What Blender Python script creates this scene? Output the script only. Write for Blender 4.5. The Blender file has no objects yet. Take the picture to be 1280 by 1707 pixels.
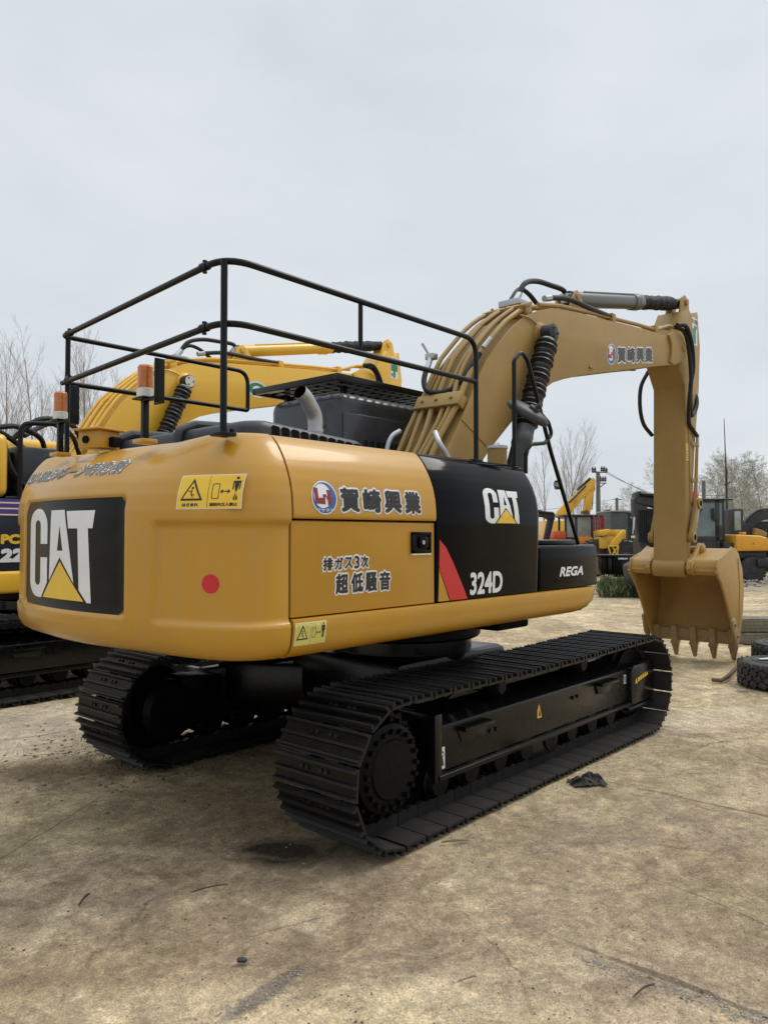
import bpy, bmesh, math, random
from math import sin, cos, pi, sqrt, radians, atan2, asin
from mathutils import Vector, Matrix, noise
from mathutils.geometry import tessellate_polygon
rnd = random.Random(7)
SC = bpy.context.scene
COL = SC.collection

# ------------------------------------------------------------------ camera, sky, sun, exposure
TH, CAMP = radians(41.5), Vector((-5.22, -4.42, 1.85))
PITCH = math.atan(36.5 / 1282.0)
cam_d = bpy.data.cameras.new('camera'); cam = bpy.data.objects.new('camera', cam_d); COL.objects.link(cam)
cam_d.sensor_width = 36; cam_d.lens = 1282 / 1707 * 36
cam_d.clip_start = 0.05; cam_d.clip_end = 3000
fw = Vector((cos(TH) * cos(PITCH), sin(TH) * cos(PITCH), sin(PITCH)))
cam.location = CAMP; cam.rotation_euler = fw.to_track_quat('-Z', 'Y').to_euler()
SC.camera = cam

SUN_EL, SUN_AZ = radians(52), atan2(-0.35, 0.94)          # direction towards the sun, house frame
w = bpy.data.worlds.new('World'); SC.world = w; w.use_nodes = True
nt = w.node_tree; nt.nodes.clear()
def N(nt, t, **kw):
    n = nt.nodes.new(t)
    for k, v in kw.items(): setattr(n, k, v)
    return n
out = N(nt, 'ShaderNodeOutputWorld'); bg = N(nt, 'ShaderNodeBackground')
sky = N(nt, 'ShaderNodeTexSky', sky_type='NISHITA', sun_disc=False, sun_elevation=SUN_EL, sun_rotation=pi / 2 - SUN_AZ)
sky.air_density = 1.0; sky.dust_density = 3.0; sky.ozone_density = 1.0
tc = N(nt, 'ShaderNodeTexCoord'); mp = N(nt, 'ShaderNodeMapping'); mp.inputs['Scale'].default_value = (1.0, 1.0, 2.2)
nz = N(nt, 'ShaderNodeTexNoise'); nz.inputs['Scale'].default_value = 3.1; nz.inputs['Detail'].default_value = 6; nz.inputs['Roughness'].default_value = 0.5
rp = N(nt, 'ShaderNodeValToRGB')
rp.color_ramp.elements[0].position = 0.3; rp.color_ramp.elements[0].color = (6.25, 6.75, 7.25, 1)
rp.color_ramp.elements[1].position = 0.72; rp.color_ramp.elements[1].color = (7.5, 7.85, 8.15, 1)
mx = N(nt, 'ShaderNodeMix', data_type='RGBA'); mx.inputs['Factor'].default_value = 0.9
L = nt.links.new
L(tc.outputs['Generated'], mp.inputs['Vector']); L(mp.outputs['Vector'], nz.inputs['Vector']); L(nz.outputs['Fac'], rp.inputs['Fac'])
L(sky.outputs['Color'], mx.inputs['A']); L(rp.outputs['Color'], mx.inputs['B'])
# overcast sky: the cloud deck is brighter towards the zenith than near the horizon
sx = N(nt, 'ShaderNodeSeparateXYZ'); L(tc.outputs['Generated'], sx.inputs[0])
zr = N(nt, 'ShaderNodeMapRange', interpolation_type='SMOOTHSTEP'); zr.inputs['From Min'].default_value = 0.55; zr.inputs['From Max'].default_value = 1.0; zr.inputs['To Min'].default_value = 1.0; zr.inputs['To Max'].default_value = 2.5
L(sx.outputs['Z'], zr.inputs['Value'])
zm_ = N(nt, 'ShaderNodeVectorMath', operation='SCALE'); L(mx.outputs['Result'], zm_.inputs[0]); L(zr.outputs['Result'], zm_.inputs['Scale'])
L(zm_.outputs['Vector'], bg.inputs['Color']); bg.inputs['Strength'].default_value = 0.1
L(bg.outputs['Background'], out.inputs['Surface'])

sd = bpy.data.lights.new('sun', 'SUN'); sd.energy = 1.1; sd.angle = radians(22); sd.color = (1.0, 0.96, 0.88)
so = bpy.data.objects.new('sun', sd); COL.objects.link(so)
sdir = Vector((cos(SUN_EL) * cos(SUN_AZ), cos(SUN_EL) * sin(SUN_AZ), sin(SUN_EL)))
so.rotation_euler = (-sdir).to_track_quat('-Z', 'Y').to_euler(); so.location = (10, -10, 30)

SC.view_settings.view_transform = 'Standard'; SC.view_settings.look = 'None'
SC.view_settings.exposure = 0.12; SC.view_settings.gamma = 1.0; SC.view_settings.use_curve_mapping = False
SC.cycles.use_denoising = True; SC.cycles.max_bounces = 6

# ------------------------------------------------------------------ materials
def mat(name, col, rough=0.5, metal=0.0, var=0.12, scale=6.0, bump=0.0, bscale=80.0, coat=0.0, dirt_or_glint=None, dirt_or_glint_amt=0.0, dscale=3.0, spec=0.5, trans=0.0, emit=None, objvar=None, streak=None):
    m = bpy.data.materials.new(name); m.use_nodes = True; nt = m.node_tree; p = nt.nodes['Principled BSDF']; L = nt.links.new
    p.inputs['Roughness'].default_value = rough; p.inputs['Metallic'].default_value = metal
    p.inputs['Specular IOR Level'].default_value = spec
    p.inputs['Coat Weight'].default_value = coat; p.inputs['Coat Roughness'].default_value = 0.06
    if trans: p.inputs['Transmission Weight'].default_value = trans
    if emit: p.inputs['Emission Color'].default_value = (*emit[:3], 1); p.inputs['Emission Strength'].default_value = emit[3]
    tc = N(nt, 'ShaderNodeTexCoord')
    n1 = N(nt, 'ShaderNodeTexNoise'); n1.inputs['Scale'].default_value = scale; n1.inputs['Detail'].default_value = 6; n1.inputs['Roughness'].default_value = 0.62
    L(tc.outputs['Object'], n1.inputs['Vector'])
    r1 = N(nt, 'ShaderNodeMapRange'); r1.inputs['From Min'].default_value = 0.3; r1.inputs['From Max'].default_value = 0.7
    r1.inputs['To Min'].default_value = 1 - var; r1.inputs['To Max'].default_value = 1 + var
    L(n1.outputs['Fac'], r1.inputs['Value'])
    mm = N(nt, 'ShaderNodeVectorMath', operation='SCALE'); mm.inputs[0].default_value = col[:3]
    L(r1.outputs['Result'], mm.inputs['Scale'])
    last = mm.outputs['Vector']
    if dirt_or_glint:
        n2 = N(nt, 'ShaderNodeTexNoise'); n2.inputs['Scale'].default_value = dscale; n2.inputs['Detail'].default_value = 9; n2.inputs['Roughness'].default_value = 0.7
        L(tc.outputs['Object'], n2.inputs['Vector'])
        r2 = N(nt, 'ShaderNodeMapRange'); r2.inputs['From Min'].default_value = 0.46; r2.inputs['From Max'].default_value = 0.78
        r2.inputs['To Min'].default_value = 0; r2.inputs['To Max'].default_value = dirt_or_glint_amt
        L(n2.outputs['Fac'], r2.inputs['Value'])
        mc = N(nt, 'ShaderNodeMix', data_type='RGBA'); L(r2.outputs['Result'], mc.inputs['Factor']); L(last, mc.inputs['A']); mc.inputs['B'].default_value = (*dirt_or_glint, 1)
        last = mc.outputs['Result']
    if streak:                       # faint run-off streaks and small scuffs
        ms = N(nt, 'ShaderNodeMapping'); ms.inputs['Scale'].default_value = (9, 9, 0.7); L(tc.outputs['Object'], ms.inputs['Vector'])
        ns = N(nt, 'ShaderNodeTexNoise'); ns.inputs['Scale'].default_value = 1.6; ns.inputs['Detail'].default_value = 7; L(ms.outputs['Vector'], ns.inputs['Vector'])
        rs = N(nt, 'ShaderNodeMapRange'); rs.inputs['From Min'].default_value = 0.5; rs.inputs['From Max'].default_value = 0.75; rs.inputs['To Max'].default_value = 0.38; L(ns.outputs['Fac'], rs.inputs['Value'])
        k1 = N(nt, 'ShaderNodeMix', data_type='RGBA'); L(rs.outputs['Result'], k1.inputs['Factor']); L(last, k1.inputs['A']); k1.inputs['B'].default_value = (*streak, 1)
        nq = N(nt, 'ShaderNodeTexNoise'); nq.inputs['Scale'].default_value = 55; nq.inputs['Detail'].default_value = 3; L(tc.outputs['Object'], nq.inputs['Vector'])
        rq = N(nt, 'ShaderNodeMapRange'); rq.inputs['From Min'].default_value = 0.72; rq.inputs['From Max'].default_value = 0.78; rq.inputs['To Max'].default_value = 0.6; L(nq.outputs['Fac'], rq.inputs['Value'])
        k2 = N(nt, 'ShaderNodeMix', data_type='RGBA'); L(rq.outputs['Result'], k2.inputs['Factor']); L(k1.outputs['Result'], k2.inputs['A']); k2.inputs['B'].default_value = (0.12, 0.08, 0.04, 1)
        last = k2.outputs['Result']
    if objvar:
        oi = N(nt, 'ShaderNodeObjectInfo'); ro = N(nt, 'ShaderNodeMapRange'); ro.inputs['From Min'].default_value = 0.45; ro.inputs['From Max'].default_value = 1.0; ro.inputs['To Max'].default_value = 0.8
        gm = N(nt, 'ShaderNodeNewGeometry'); pt = N(nt, 'ShaderNodeMapRange'); pt.inputs['From Min'].default_value = 0.515; pt.inputs['From Max'].default_value = 0.60; pt.inputs['To Max'].default_value = 0.6
        L(oi.outputs['Random'], ro.inputs['Value']); L(gm.outputs['Pointiness'], pt.inputs['Value'])
        mo = N(nt, 'ShaderNodeMath', operation='MULTIPLY'); L(ro.outputs['Result'], mo.inputs[0]); L(n1.outputs['Fac'], mo.inputs[1])
        m1 = N(nt, 'ShaderNodeMix', data_type='RGBA'); L(mo.outputs['Value'], m1.inputs['Factor']); L(last, m1.inputs['A']); m1.inputs['B'].default_value = (*objvar, 1)
        m2 = N(nt, 'ShaderNodeMix', data_type='RGBA'); L(pt.outputs['Result'], m2.inputs['Factor']); L(m1.outputs['Result'], m2.inputs['A']); m2.inputs['B'].default_value = (0.03, 0.03, 0.03, 1)
        last = m2.outputs['Result']
    L(last, p.inputs['Base Color'])
    rr = N(nt, 'ShaderNodeMapRange'); rr.inputs['To Min'].default_value = max(0.02, rough - 0.08); rr.inputs['To Max'].default_value = min(1, rough + 0.1)
    L(n1.outputs['Fac'], rr.inputs['Value']); L(rr.outputs['Result'], p.inputs['Roughness'])
    if bump:
        n3 = N(nt, 'ShaderNodeTexNoise'); n3.inputs['Scale'].default_value = bscale; n3.inputs['Detail'].default_value = 4
        L(tc.outputs['Object'], n3.inputs['Vector'])
        b = N(nt, 'ShaderNodeBump'); b.inputs['Strength'].default_value = bump; b.inputs['Distance'].default_value = 0.01
        L(n3.outputs['Fac'], b.inputs['Height']); L(b.outputs['Normal'], p.inputs['Normal'])
    return m
DUST = (0.30, 0.24, 0.16)
M = {}
M['tan'] = mat('tan_yellow_paint', (0.462, 0.234, 0.016), 0.33, var=0.06, scale=1.6, bump=0.10, bscale=4.5, coat=0.24, spec=0.42, dirt_or_glint=(0.44, 0.26, 0.07), dirt_or_glint_amt=0.4, dscale=1.5, streak=(0.40, 0.24, 0.07))
M['boom'] = mat('tan_boom_paint', (0.315, 0.198, 0.060), 0.45, var=0.09, scale=2.0, bump=0.05, bscale=20, coat=0.0, spec=0.28, dirt_or_glint=(0.29, 0.20, 0.085), dirt_or_glint_amt=0.5, dscale=2.2, streak=(0.26, 0.18, 0.08))
M['bucket'] = mat('tan_bucket_paint', (0.38, 0.222, 0.052), 0.45, var=0.08, scale=3.0, bump=0.1, bscale=25, dirt_or_glint=(0.17, 0.11, 0.055), dirt_or_glint_amt=0.65, dscale=2.6)
M['worn'] = mat('worn_tooth_paint', (0.30, 0.2, 0.085), 0.6, var=0.2, scale=14.0, bump=0.3, bscale=45, dirt_or_glint=(0.16, 0.12, 0.08), dirt_or_glint_amt=0.8, dscale=9)
M['yel'] = mat('bright_yellow_paint', (0.72, 0.42, 0.035), 0.35, var=0.06, scale=2.0, coat=0.2, dirt_or_glint=(0.55, 0.32, 0.04), dirt_or_glint_amt=0.4, dscale=2)
M['black'] = mat('gloss_black_paint', (0.0012, 0.0015, 0.0028), 0.05, var=0.1, coat=0.0, spec=0.10, dirt_or_glint=(0.002, 0.002, 0.002), dirt_or_glint_amt=0.3, dscale=2)
M['panelblack'] = mat('logo_panel_black', (0.007, 0.0075, 0.0075), 0.28, var=0.3, scale=5, spec=0.12, dirt_or_glint=(0.02, 0.022, 0.019), dirt_or_glint_amt=0.5, dscale=2.5)
M['track'] = mat('track_black', (0.002, 0.002, 0.0024), 0.42, var=0.3, scale=9, bump=0.25, bscale=60, spec=0.12, dirt_or_glint=(0.014, 0.012, 0.01), dirt_or_glint_amt=0.35, dscale=7)
M['shoe'] = mat('track_shoe_black', (0.0028, 0.0028, 0.0032), 0.34, var=0.35, scale=9, bump=0.25, bscale=60, spec=0.16, dirt_or_glint=(0.016, 0.012, 0.009), dirt_or_glint_amt=0.55, dscale=6, objvar=(0.026, 0.020, 0.015))
M['dustyshoe'] = mat('dusty_shoe', (0.030, 0.024, 0.018), 0.7, var=0.5, scale=12, bump=0.3, bscale=50, spec=0.15, dirt_or_glint=(0.085, 0.066, 0.046), dirt_or_glint_amt=0.7, dscale=7, objvar=(0.012, 0.010, 0.008))
M['frame'] = mat('frame_black', (0.003, 0.003, 0.0036), 0.26, var=0.2, spec=0.34, bump=0.08, bscale=30, dirt_or_glint=(0.008, 0.0075, 0.0065), dirt_or_glint_amt=0.4, dscale=4)
M['rail'] = mat('rail_black', (0.005, 0.0065, 0.0072), 0.3, var=0.2, spec=0.2)
M['hoodgrey'] = mat('hood_grey', (0.024, 0.026, 0.031), 0.4, var=0.15, bump=0.05, dirt_or_glint=(0.07, 0.07, 0.07), dirt_or_glint_amt=0.4)
M['cabgrey'] = mat('cab_grey', (0.026, 0.028, 0.034), 0.3, var=0.15, coat=0.15, bump=0.05, dirt_or_glint=(0.06, 0.06, 0.058), dirt_or_glint_amt=0.4)
M['dark'] = mat('dark_cavity', (0.004, 0.004, 0.005), 0.7, spec=0.1)
M['rubber'] = mat('rubber', (0.006, 0.006, 0.007), 0.5, var=0.2, spec=0.35, bump=0.1, bscale=90)
M['boot'] = mat('black_cloth_boot', (0.003, 0.0033, 0.005), 0.65, var=0.4, scale=25, bump=0.9, bscale=28, spec=0.3)
M['boot2'] = mat('black_ribbed_boot', (0.004, 0.004, 0.005), 0.42, var=0.3, scale=20, bump=0.2, bscale=40)
M['steel'] = mat('grey_steel', (0.42, 0.43, 0.43), 0.33, metal=0.9, var=0.12, scale=10)
M['silver'] = mat('silver_paint', (0.45, 0.46, 0.47), 0.4, metal=0.55, var=0.1, bump=0.08, bscale=30)
M['cylgrey'] = mat('cylinder_grey', (0.075, 0.083, 0.08), 0.3, metal=0.1, var=0.1)
M['chrome'] = mat('chrome', (0.7, 0.7, 0.72), 0.12, metal=1.0, var=0.03)
M['white'] = mat('white_decal', (0.68, 0.69, 0.70), 0.35, var=0.04)
M['decalblack'] = mat('black_decal', (0.012, 0.012, 0.014), 0.35, var=0.05)
M['decalgrey'] = mat('grey_decal', (0.12, 0.125, 0.13), 0.4, var=0.05)
M['decalyel'] = mat('yellow_decal', (0.72, 0.46, 0.03), 0.4, var=0.05)
M['stickyel'] = mat('yellow_sticker', (0.78, 0.5, 0.035), 0.35, var=0.05)
M['stickpale'] = mat('pale_yellow_sticker', (0.55, 0.5, 0.13), 0.35, var=0.05)
M['red'] = mat('red_decal', (0.52, 0.014, 0.018), 0.35, var=0.05)
M['darkred'] = mat('dark_red_decal', (0.22, 0.02, 0.03), 0.35, var=0.05)
M['blue'] = mat('blue_decal', (0.035, 0.11, 0.34), 0.35, var=0.05)
M['green'] = mat('green_decal', (0.02, 0.20, 0.11), 0.35, var=0.05)
M['violet'] = mat('violet_decal', (0.07, 0.05, 0.24), 0.35, var=0.05)
M['cream'] = mat('cream_decal', (0.72, 0.6, 0.36), 0.35, var=0.05)
M['navy'] = mat('navy_panel', (0.018, 0.022, 0.04), 0.3, var=0.08)
M['amber'] = mat('amber_lens', (0.46, 0.13, 0.012), 0.18, var=0.2, scale=40, coat=0.5)
M['lampwhite'] = mat('lamp_white', (0.62, 0.6, 0.55), 0.4, var=0.05)
M['redlens'] = mat('red_lens', (0.65, 0.03, 0.02), 0.2, var=0.1, coat=0.5)
M['glass'] = mat('tinted_glass', (0.055, 0.085, 0.09), 0.06, var=0.25, scale=1.2, spec=0.8, coat=0.5)
M['glasslight'] = mat('pale_glass', (0.22, 0.24, 0.22), 0.08, var=0.4, scale=1.5, spec=0.8, coat=0.5)
M['teal'] = mat('teal_glass', (0.075, 0.12, 0.12), 0.06, var=0.6, scale=1.1, spec=0.8, coat=0.5, dirt_or_glint=(0.2, 0.22, 0.2), dirt_or_glint_amt=0.5, dscale=0.9)  # lighter blotches imitate reflections, put into the glass colour
M['amberyel'] = mat('amber_yellow_paint', (0.72, 0.34, 0.025), 0.4, var=0.08, dirt_or_glint=(0.45, 0.24, 0.05), dirt_or_glint_amt=0.5)
M['orange'] = mat('orange_paint', (0.72, 0.24, 0.015), 0.4, var=0.1, dirt_or_glint=(0.4, 0.15, 0.03), dirt_or_glint_amt=0.5)
M['redorange'] = mat('red_orange_paint', (0.55, 0.085, 0.025), 0.45, var=0.15, dirt_or_glint=(0.3, 0.07, 0.03), dirt_or_glint_amt=0.5)
M['charcoal'] = mat('charcoal_paint', (0.017, 0.019, 0.022), 0.5, var=0.25, bump=0.1, dirt_or_glint=(0.09, 0.085, 0.075), dirt_or_glint_amt=0.5, dscale=2)
M['greengrey'] = mat('green_grey_sheet', (0.055, 0.07, 0.068), 0.6, var=0.2, bump=0.15, bscale=6, dirt_or_glint=(0.1, 0.1, 0.09), dirt_or_glint_amt=0.4)
M['greygreen_light'] = mat('pale_trim', (0.3, 0.3, 0.28), 0.6)
M['rust'] = mat('rusty_steel', (0.10, 0.055, 0.03), 0.75, var=0.4, scale=15, bump=0.3, dirt_or_glint=(0.2, 0.12, 0.07), dirt_or_glint_amt=0.7)
M['tyre'] = mat('tyre_rubber', (0.017, 0.017, 0.020), 0.55, var=0.3, scale=12, bump=0.3, bscale=40, dirt_or_glint=(0.10, 0.088, 0.07), dirt_or_glint_amt=0.7, dscale=4)
M['timber'] = mat('weathered_timber', (0.17, 0.155, 0.11), 0.8, var=0.35, scale=7, bump=0.4, bscale=30, dirt_or_glint=(0.07, 0.06, 0.045), dirt_or_glint_amt=0.8, dscale=3)
M['concretepole'] = mat('concrete_pole', (0.13, 0.13, 0.125), 0.8, var=0.15)
M['wire'] = mat('wire_black', (0.05, 0.05, 0.055), 0.6)
M['bark'] = mat('tree_bark', (0.24, 0.215, 0.2), 0.85, var=0.25, scale=4)
M['twigbark'] = mat('twig_bark', (0.33, 0.30, 0.29), 0.85, var=0.2)
M['budleaf'] = mat('budding_leaf', (0.27, 0.29, 0.155), 0.7, var=0.35, scale=1.2)
M['grass'] = mat('weed_green', (0.055, 0.085, 0.022), 0.7, var=0.45, scale=3)
M['drygrass'] = mat('dry_weed', (0.2, 0.18, 0.1), 0.8, var=0.4, scale=3)
M['stone'] = mat('stone', (0.30, 0.265, 0.215), 0.85, var=0.45, scale=30, bump=0.3)
M['darkstone'] = mat('dark_stone', (0.08, 0.068, 0.055), 0.85, var=0.4, scale=30, bump=0.3)
M['soil'] = mat('soil_crumb', (0.14, 0.10, 0.062), 0.9, var=0.5, scale=30, bump=0.3)
M['rag'] = mat('dark_cloth', (0.03, 0.027, 0.024), 0.85, var=0.4, scale=15, bump=0.4, bscale=60)
M['twig'] = mat('dry_twig', (0.07, 0.05, 0.035), 0.85, var=0.3)

# ------------------------------------------------------------------ mesh helpers
class MB:
    def __init__(s): s.v = []; s.f = []; s.m = []
    def add(s, vs, fs, mi=0, mx=None):
        o = len(s.v)
        s.v.extend([(mx @ Vector(p))[:] if mx else tuple(p) for p in vs])
        for f in fs: s.f.append(tuple(i + o for i in f)); s.m.append(mi)
        return s
    def bm(s, b, mi=0, mx=None):
        b.verts.index_update()
        s.add([v.co[:] for v in b.verts], [[v.index for v in f.verts] for f in b.faces], mi, mx); b.free(); return s
    def box(s, x0, x1, y0, y1, z0, z1, bev=0.0, mi=0, mx=None, seg=2):
        b = bmesh.new(); bmesh.ops.create_cube(b, size=1.0)
        for v in b.verts: v.co = Vector(((x0 + x1) / 2 + v.co.x * abs(x1 - x0), (y0 + y1) / 2 + v.co.y * abs(y1 - y0), (z0 + z1) / 2 + v.co.z * abs(z1 - z0)))
        if bev > 0: bmesh.ops.bevel(b, geom=b.edges[:], offset=min(bev, 0.49 * min(abs(x1 - x0), abs(y1 - y0), abs(z1 - z0))), segments=seg, affect='EDGES', profile=0.5)
        return s.bm(b, mi, mx)
    def prism(s, poly, ax, a0, a1, bev=0.0, mi=0, mx=None, seg=2, inset=None):
        def P(p, a): return (p[0], a, p[1]) if ax == 'y' else ((a, p[0], p[1]) if ax == 'x' else (p[0], p[1], a))
        b = bmesh.new(); n = len(poly)
        A = [b.verts.new(P(p, a0)) for p in poly]; B = [b.verts.new(P(p, a1)) for p in poly]
        b.faces.new(A); b.faces.new(B[::-1])
        for i in range(n): b.faces.new((A[i], B[i], B[(i + 1) % n], A[(i + 1) % n]))
        bmesh.ops.recalc_face_normals(b, faces=b.faces[:])
        if bev > 0:
            es = [e for e in b.edges if len(e.link_faces) == 2 and e.calc_face_angle(0) > 0.5]
            bmesh.ops.bevel(b, geom=es, offset=bev, segments=seg, affect='EDGES', profile=0.5, clamp_overlap=True)
        return s.bm(b, mi, mx)
    def tube(s, pts, r, n=10, mi=0, mx=None, cap=True, rf=None):
        pts = [Vector(p) for p in pts]; k = len(pts); vs = []; fs = []
        t0 = (pts[1] - pts[0]).normalized(); ref = Vector((0, 0, 1)) if abs(t0.z) < 0.9 else Vector((1, 0, 0))
        u = t0.cross(ref).normalized()
        for i, p in enumerate(pts):
            t = ((pts[min(i + 1, k - 1)] - pts[max(i - 1, 0)])).normalized()
            u = (u - t * u.dot(t)).normalized(); w_ = t.cross(u)
            rr = r[i] if isinstance(r, (list, tuple)) else r
            for j in range(n):
                a = 2 * pi * j / n; vs.append((p + (u * cos(a) + w_ * sin(a)) * rr)[:])
        for i in range(k - 1):
            for j in range(n): fs.append((i * n + j, i * n + (j + 1) % n, (i + 1) * n + (j + 1) % n, (i + 1) * n + j))
        if cap: fs.append(tuple(range(n))[::-1]); fs.append(tuple((k - 1) * n + j for j in range(n)))
        return s.add(vs, fs, mi, mx)
    def lathe(s, prof, p0, p1, n=24, mi=0, mx=None):     # prof: (radius, distance along axis from p0)
        p0 = Vector(p0); ax = (Vector(p1) - p0).normalized(); ref = Vector((0, 0, 1)) if abs(ax.z) < 0.9 else Vector((1, 0, 0))
        u = ax.cross(ref).normalized(); w_ = ax.cross(u); vs = []; fs = []
        for (r, h) in prof:
            for j in range(n):
                a = 2 * pi * j / n; vs.append((p0 + ax * h + (u * cos(a) + w_ * sin(a)) * max(r, 1e-4))[:])
        for i in range(len(prof) - 1):
            for j in range(n): fs.append((i * n + j, i * n + (j + 1) % n, (i + 1) * n + (j + 1) % n, (i + 1) * n + j))
        fs.append(tuple(range(n))[::-1]); fs.append(tuple((len(prof) - 1) * n + j for j in range(n)))
        return s.add(vs, fs, mi, mx)
    def cyl(s, p0, p1, r, r1=None, n=20, mi=0, mx=None, ch=0.0):
        d = (Vector(p1) - Vector(p0)).length; r1 = r if r1 is None else r1
        pr = [(r - ch, 0), (r, ch), (r1, d - ch), (r1 - ch, d)] if ch else [(r, 0), (r1, d)]
        return s.lathe(pr, p0, p1, n, mi, mx)
    def grid(s, rows, mi=0, mx=None, close=False):
        n = len(rows[0]); vs = [p for r in rows for p in r]; fs = []
        for i in range(len(rows) - 1):
            for j in range(n if close else n - 1): fs.append((i * n + j, i * n + (j + 1) % n, (i + 1) * n + (j + 1) % n, (i + 1) * n + j))
        return s.add(vs, fs, mi, mx)
    def build(s, name, mats, parent=None, smooth=32, fix=True):
        me = bpy.data.meshes.new(name); me.from_pydata(s.v, [], s.f)
        for m in (mats if isinstance(mats, (list, tuple)) else [mats]): me.materials.append(m)
        me.polygons.foreach_set('material_index', s.m)
        if fix:
            b = bmesh.new(); b.from_mesh(me); bmesh.ops.recalc_face_normals(b, faces=b.faces[:]); b.to_mesh(me); b.free()
        if smooth:
            me.polygons.foreach_set('use_smooth', [True] * len(me.polygons)); me.set_sharp_from_angle(angle=radians(smooth))
        me.update()
        o = bpy.data.objects.new(name, me); COL.objects.link(o)
        if parent: o.parent = parent
        return o

def fillet(pts, r, n=6):
    pts = [Vector(p) for p in pts]; res = [pts[0]]
    for i in range(1, len(pts) - 1):
        a, b, c = pts[i - 1], pts[i], pts[i + 1]
        da, dc = (a - b), (c - b); la, lc = da.length, dc.length
        ang = da.angle(dc) if la > 1e-6 and lc > 1e-6 else pi
        rr = r[i - 1] if isinstance(r, (list, tuple)) else r
        d = min(rr / max(math.tan(ang / 2), 1e-3), 0.48 * la, 0.48 * lc) if ang < pi - 0.02 else 0
        if d < 1e-4: res.append(b); continue
        p, q = b + da.normalized() * d, b + dc.normalized() * d
        for k in range(n + 1):
            t = k / n; res.append(p * (1 - t) ** 2 + b * 2 * t * (1 - t) + q * t * t)
    res.append(pts[-1]); return res
def spline(pts, n=8):
    pts = [Vector(p) for p in pts]; P = [2 * pts[0] - pts[1]] + pts + [2 * pts[-1] - pts[-2]]; res = []
    for i in range(1, len(P) - 2):
        for k in range(n):
            t = k / n; a, b, c, d = P[i - 1], P[i], P[i + 1], P[i + 2]
            res.append(0.5 * ((2 * b) + (c - a) * t + (2 * a - 5 * b + 4 * c - d) * t * t + (3 * b - a - 3 * c + d) * t ** 3))
    res.append(pts[-1]); return res
def empty(name, loc=(0, 0, 0), rz=0, parent=None):
    o = bpy.data.objects.new(name, None); COL.objects.link(o); o.location = loc; o.rotation_euler = (0, 0, rz); o.empty_display_size = 0.2
    if parent: o.parent = parent
    return o
def tag(o, label=None, cat=None, group=None, kind=None):
    if label: o['label'] = label
    if cat: o['category'] = cat; o['kind'] = 'thing'
    if group: o['group'] = group
    if kind: o['kind'] = kind
    return o
def copy_tree(o, parent=None):
    c = o.copy(); COL.objects.link(c); c.parent = parent
    for ch in list(o.children): copy_tree(ch, c)
    return c
def RZ(a): return Matrix.Rotation(a, 4, 'Z')

# ------------------------------------------------------------------ decals: 2-D shapes carried onto a surface
_tc = {}
def text2d(s, shear=0.0):
    """vertices and faces of a word, flat in x/y"""
    k = (s, shear)
    if k in _tc: return _tc[k]
    cu = bpy.data.curves.new('lettering_curve', 'FONT'); cu.body = s; cu.size = 1.0; cu.shear = shear; cu.resolution_u = 4
    ob = bpy.data.objects.new('lettering_curve', cu); COL.objects.link(ob)
    bpy.context.view_layer.update()
    me = bpy.data.meshes.new_from_object(ob.evaluated_get(bpy.context.evaluated_depsgraph_get()))
    vs = [(v.co.x, v.co.y) for v in me.vertices]; fs = [tuple(p.vertices) for p in me.polygons]
    bpy.data.objects.remove(ob); bpy.data.curves.remove(cu); bpy.data.meshes.remove(me)
    _tc[k] = (vs, fs); return _tc[k]
def put_text(mb, s, x0, x1, y0, y1, fn, bold=0.0, shear=0.0, mi=0, lift=0.0, maxlen=None):
    """fit word s into the box x0..x1, y0..y1 and map with fn(a, b, height); bold thickens the strokes by that share of the height"""
    vs, fs = text2d(s, shear)
    if not vs: return
    ax, bx = min(v[0] for v in vs), max(v[0] for v in vs); ay, by = min(v[1] for v in vs), max(v[1] for v in vs)
    r = bold * (y1 - y0); x0 += r; x1 -= r; y0 += r; y1 -= r
    sx, sy = (x1 - x0) / (bx - ax), (y1 - y0) / (by - ay)
    if maxlen:                      # finer faces where the surface under the word is curved
        b = bmesh.new(); V = [b.verts.new((x0 + (v[0] - ax) * sx, y0 + (v[1] - ay) * sy, 0)) for v in vs]
        for f in fs:
            try: b.faces.new([V[i] for i in f])
            except ValueError: pass
        bmesh.ops.triangulate(b, faces=b.faces[:])
        for _ in range(5):
            es = [e for e in b.edges if e.calc_length() > maxlen]
            if not es: break
            bmesh.ops.subdivide_edges(b, edges=es, cuts=1); bmesh.ops.triangulate(b, faces=b.faces[:])
        b.verts.index_update(); vs = [(v.co.x, v.co.y) for v in b.verts]; fs = [[v.index for v in f.verts] for f in b.faces]; b.free()
        ax, ay, x0, y0, sx, sy = 0, 0, 0, 0, 1, 1
    offs = [(0, 0)] + ([(r * cos(2 * pi * k / 10), r * sin(2 * pi * k / 10)) for k in range(10)] if r else [])
    for k, (ox, oy) in enumerate(offs):
        mb.add([fn(x0 + ox + (v[0] - ax) * sx, y0 + oy + (v[1] - ay) * sy, lift + k * 4e-5) for v in vs], fs, mi)
def put_poly(mb, poly, fn, mi=0, lift=0.001, maxlen=None, thick=0.001):
    b = bmesh.new(); vs = [b.verts.new((p[0], p[1], 0)) for p in poly]
    for t in tessellate_polygon([[Vector((p[0], p[1], 0)) for p in poly]]): b.faces.new([vs[i] for i in t])
    if maxlen:
        for _ in range(6):
            es = [e for e in b.edges if e.calc_length() > maxlen]
            if not es: break
            bmesh.ops.subdivide_edges(b, edges=es, cuts=1); bmesh.ops.triangulate(b, faces=b.faces[:])
    b.verts.index_update()
    mb.add([fn(v.co.x, v.co.y, lift) for v in b.verts], [[v.index for v in f.verts] for f in b.faces], mi); b.free()
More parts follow.
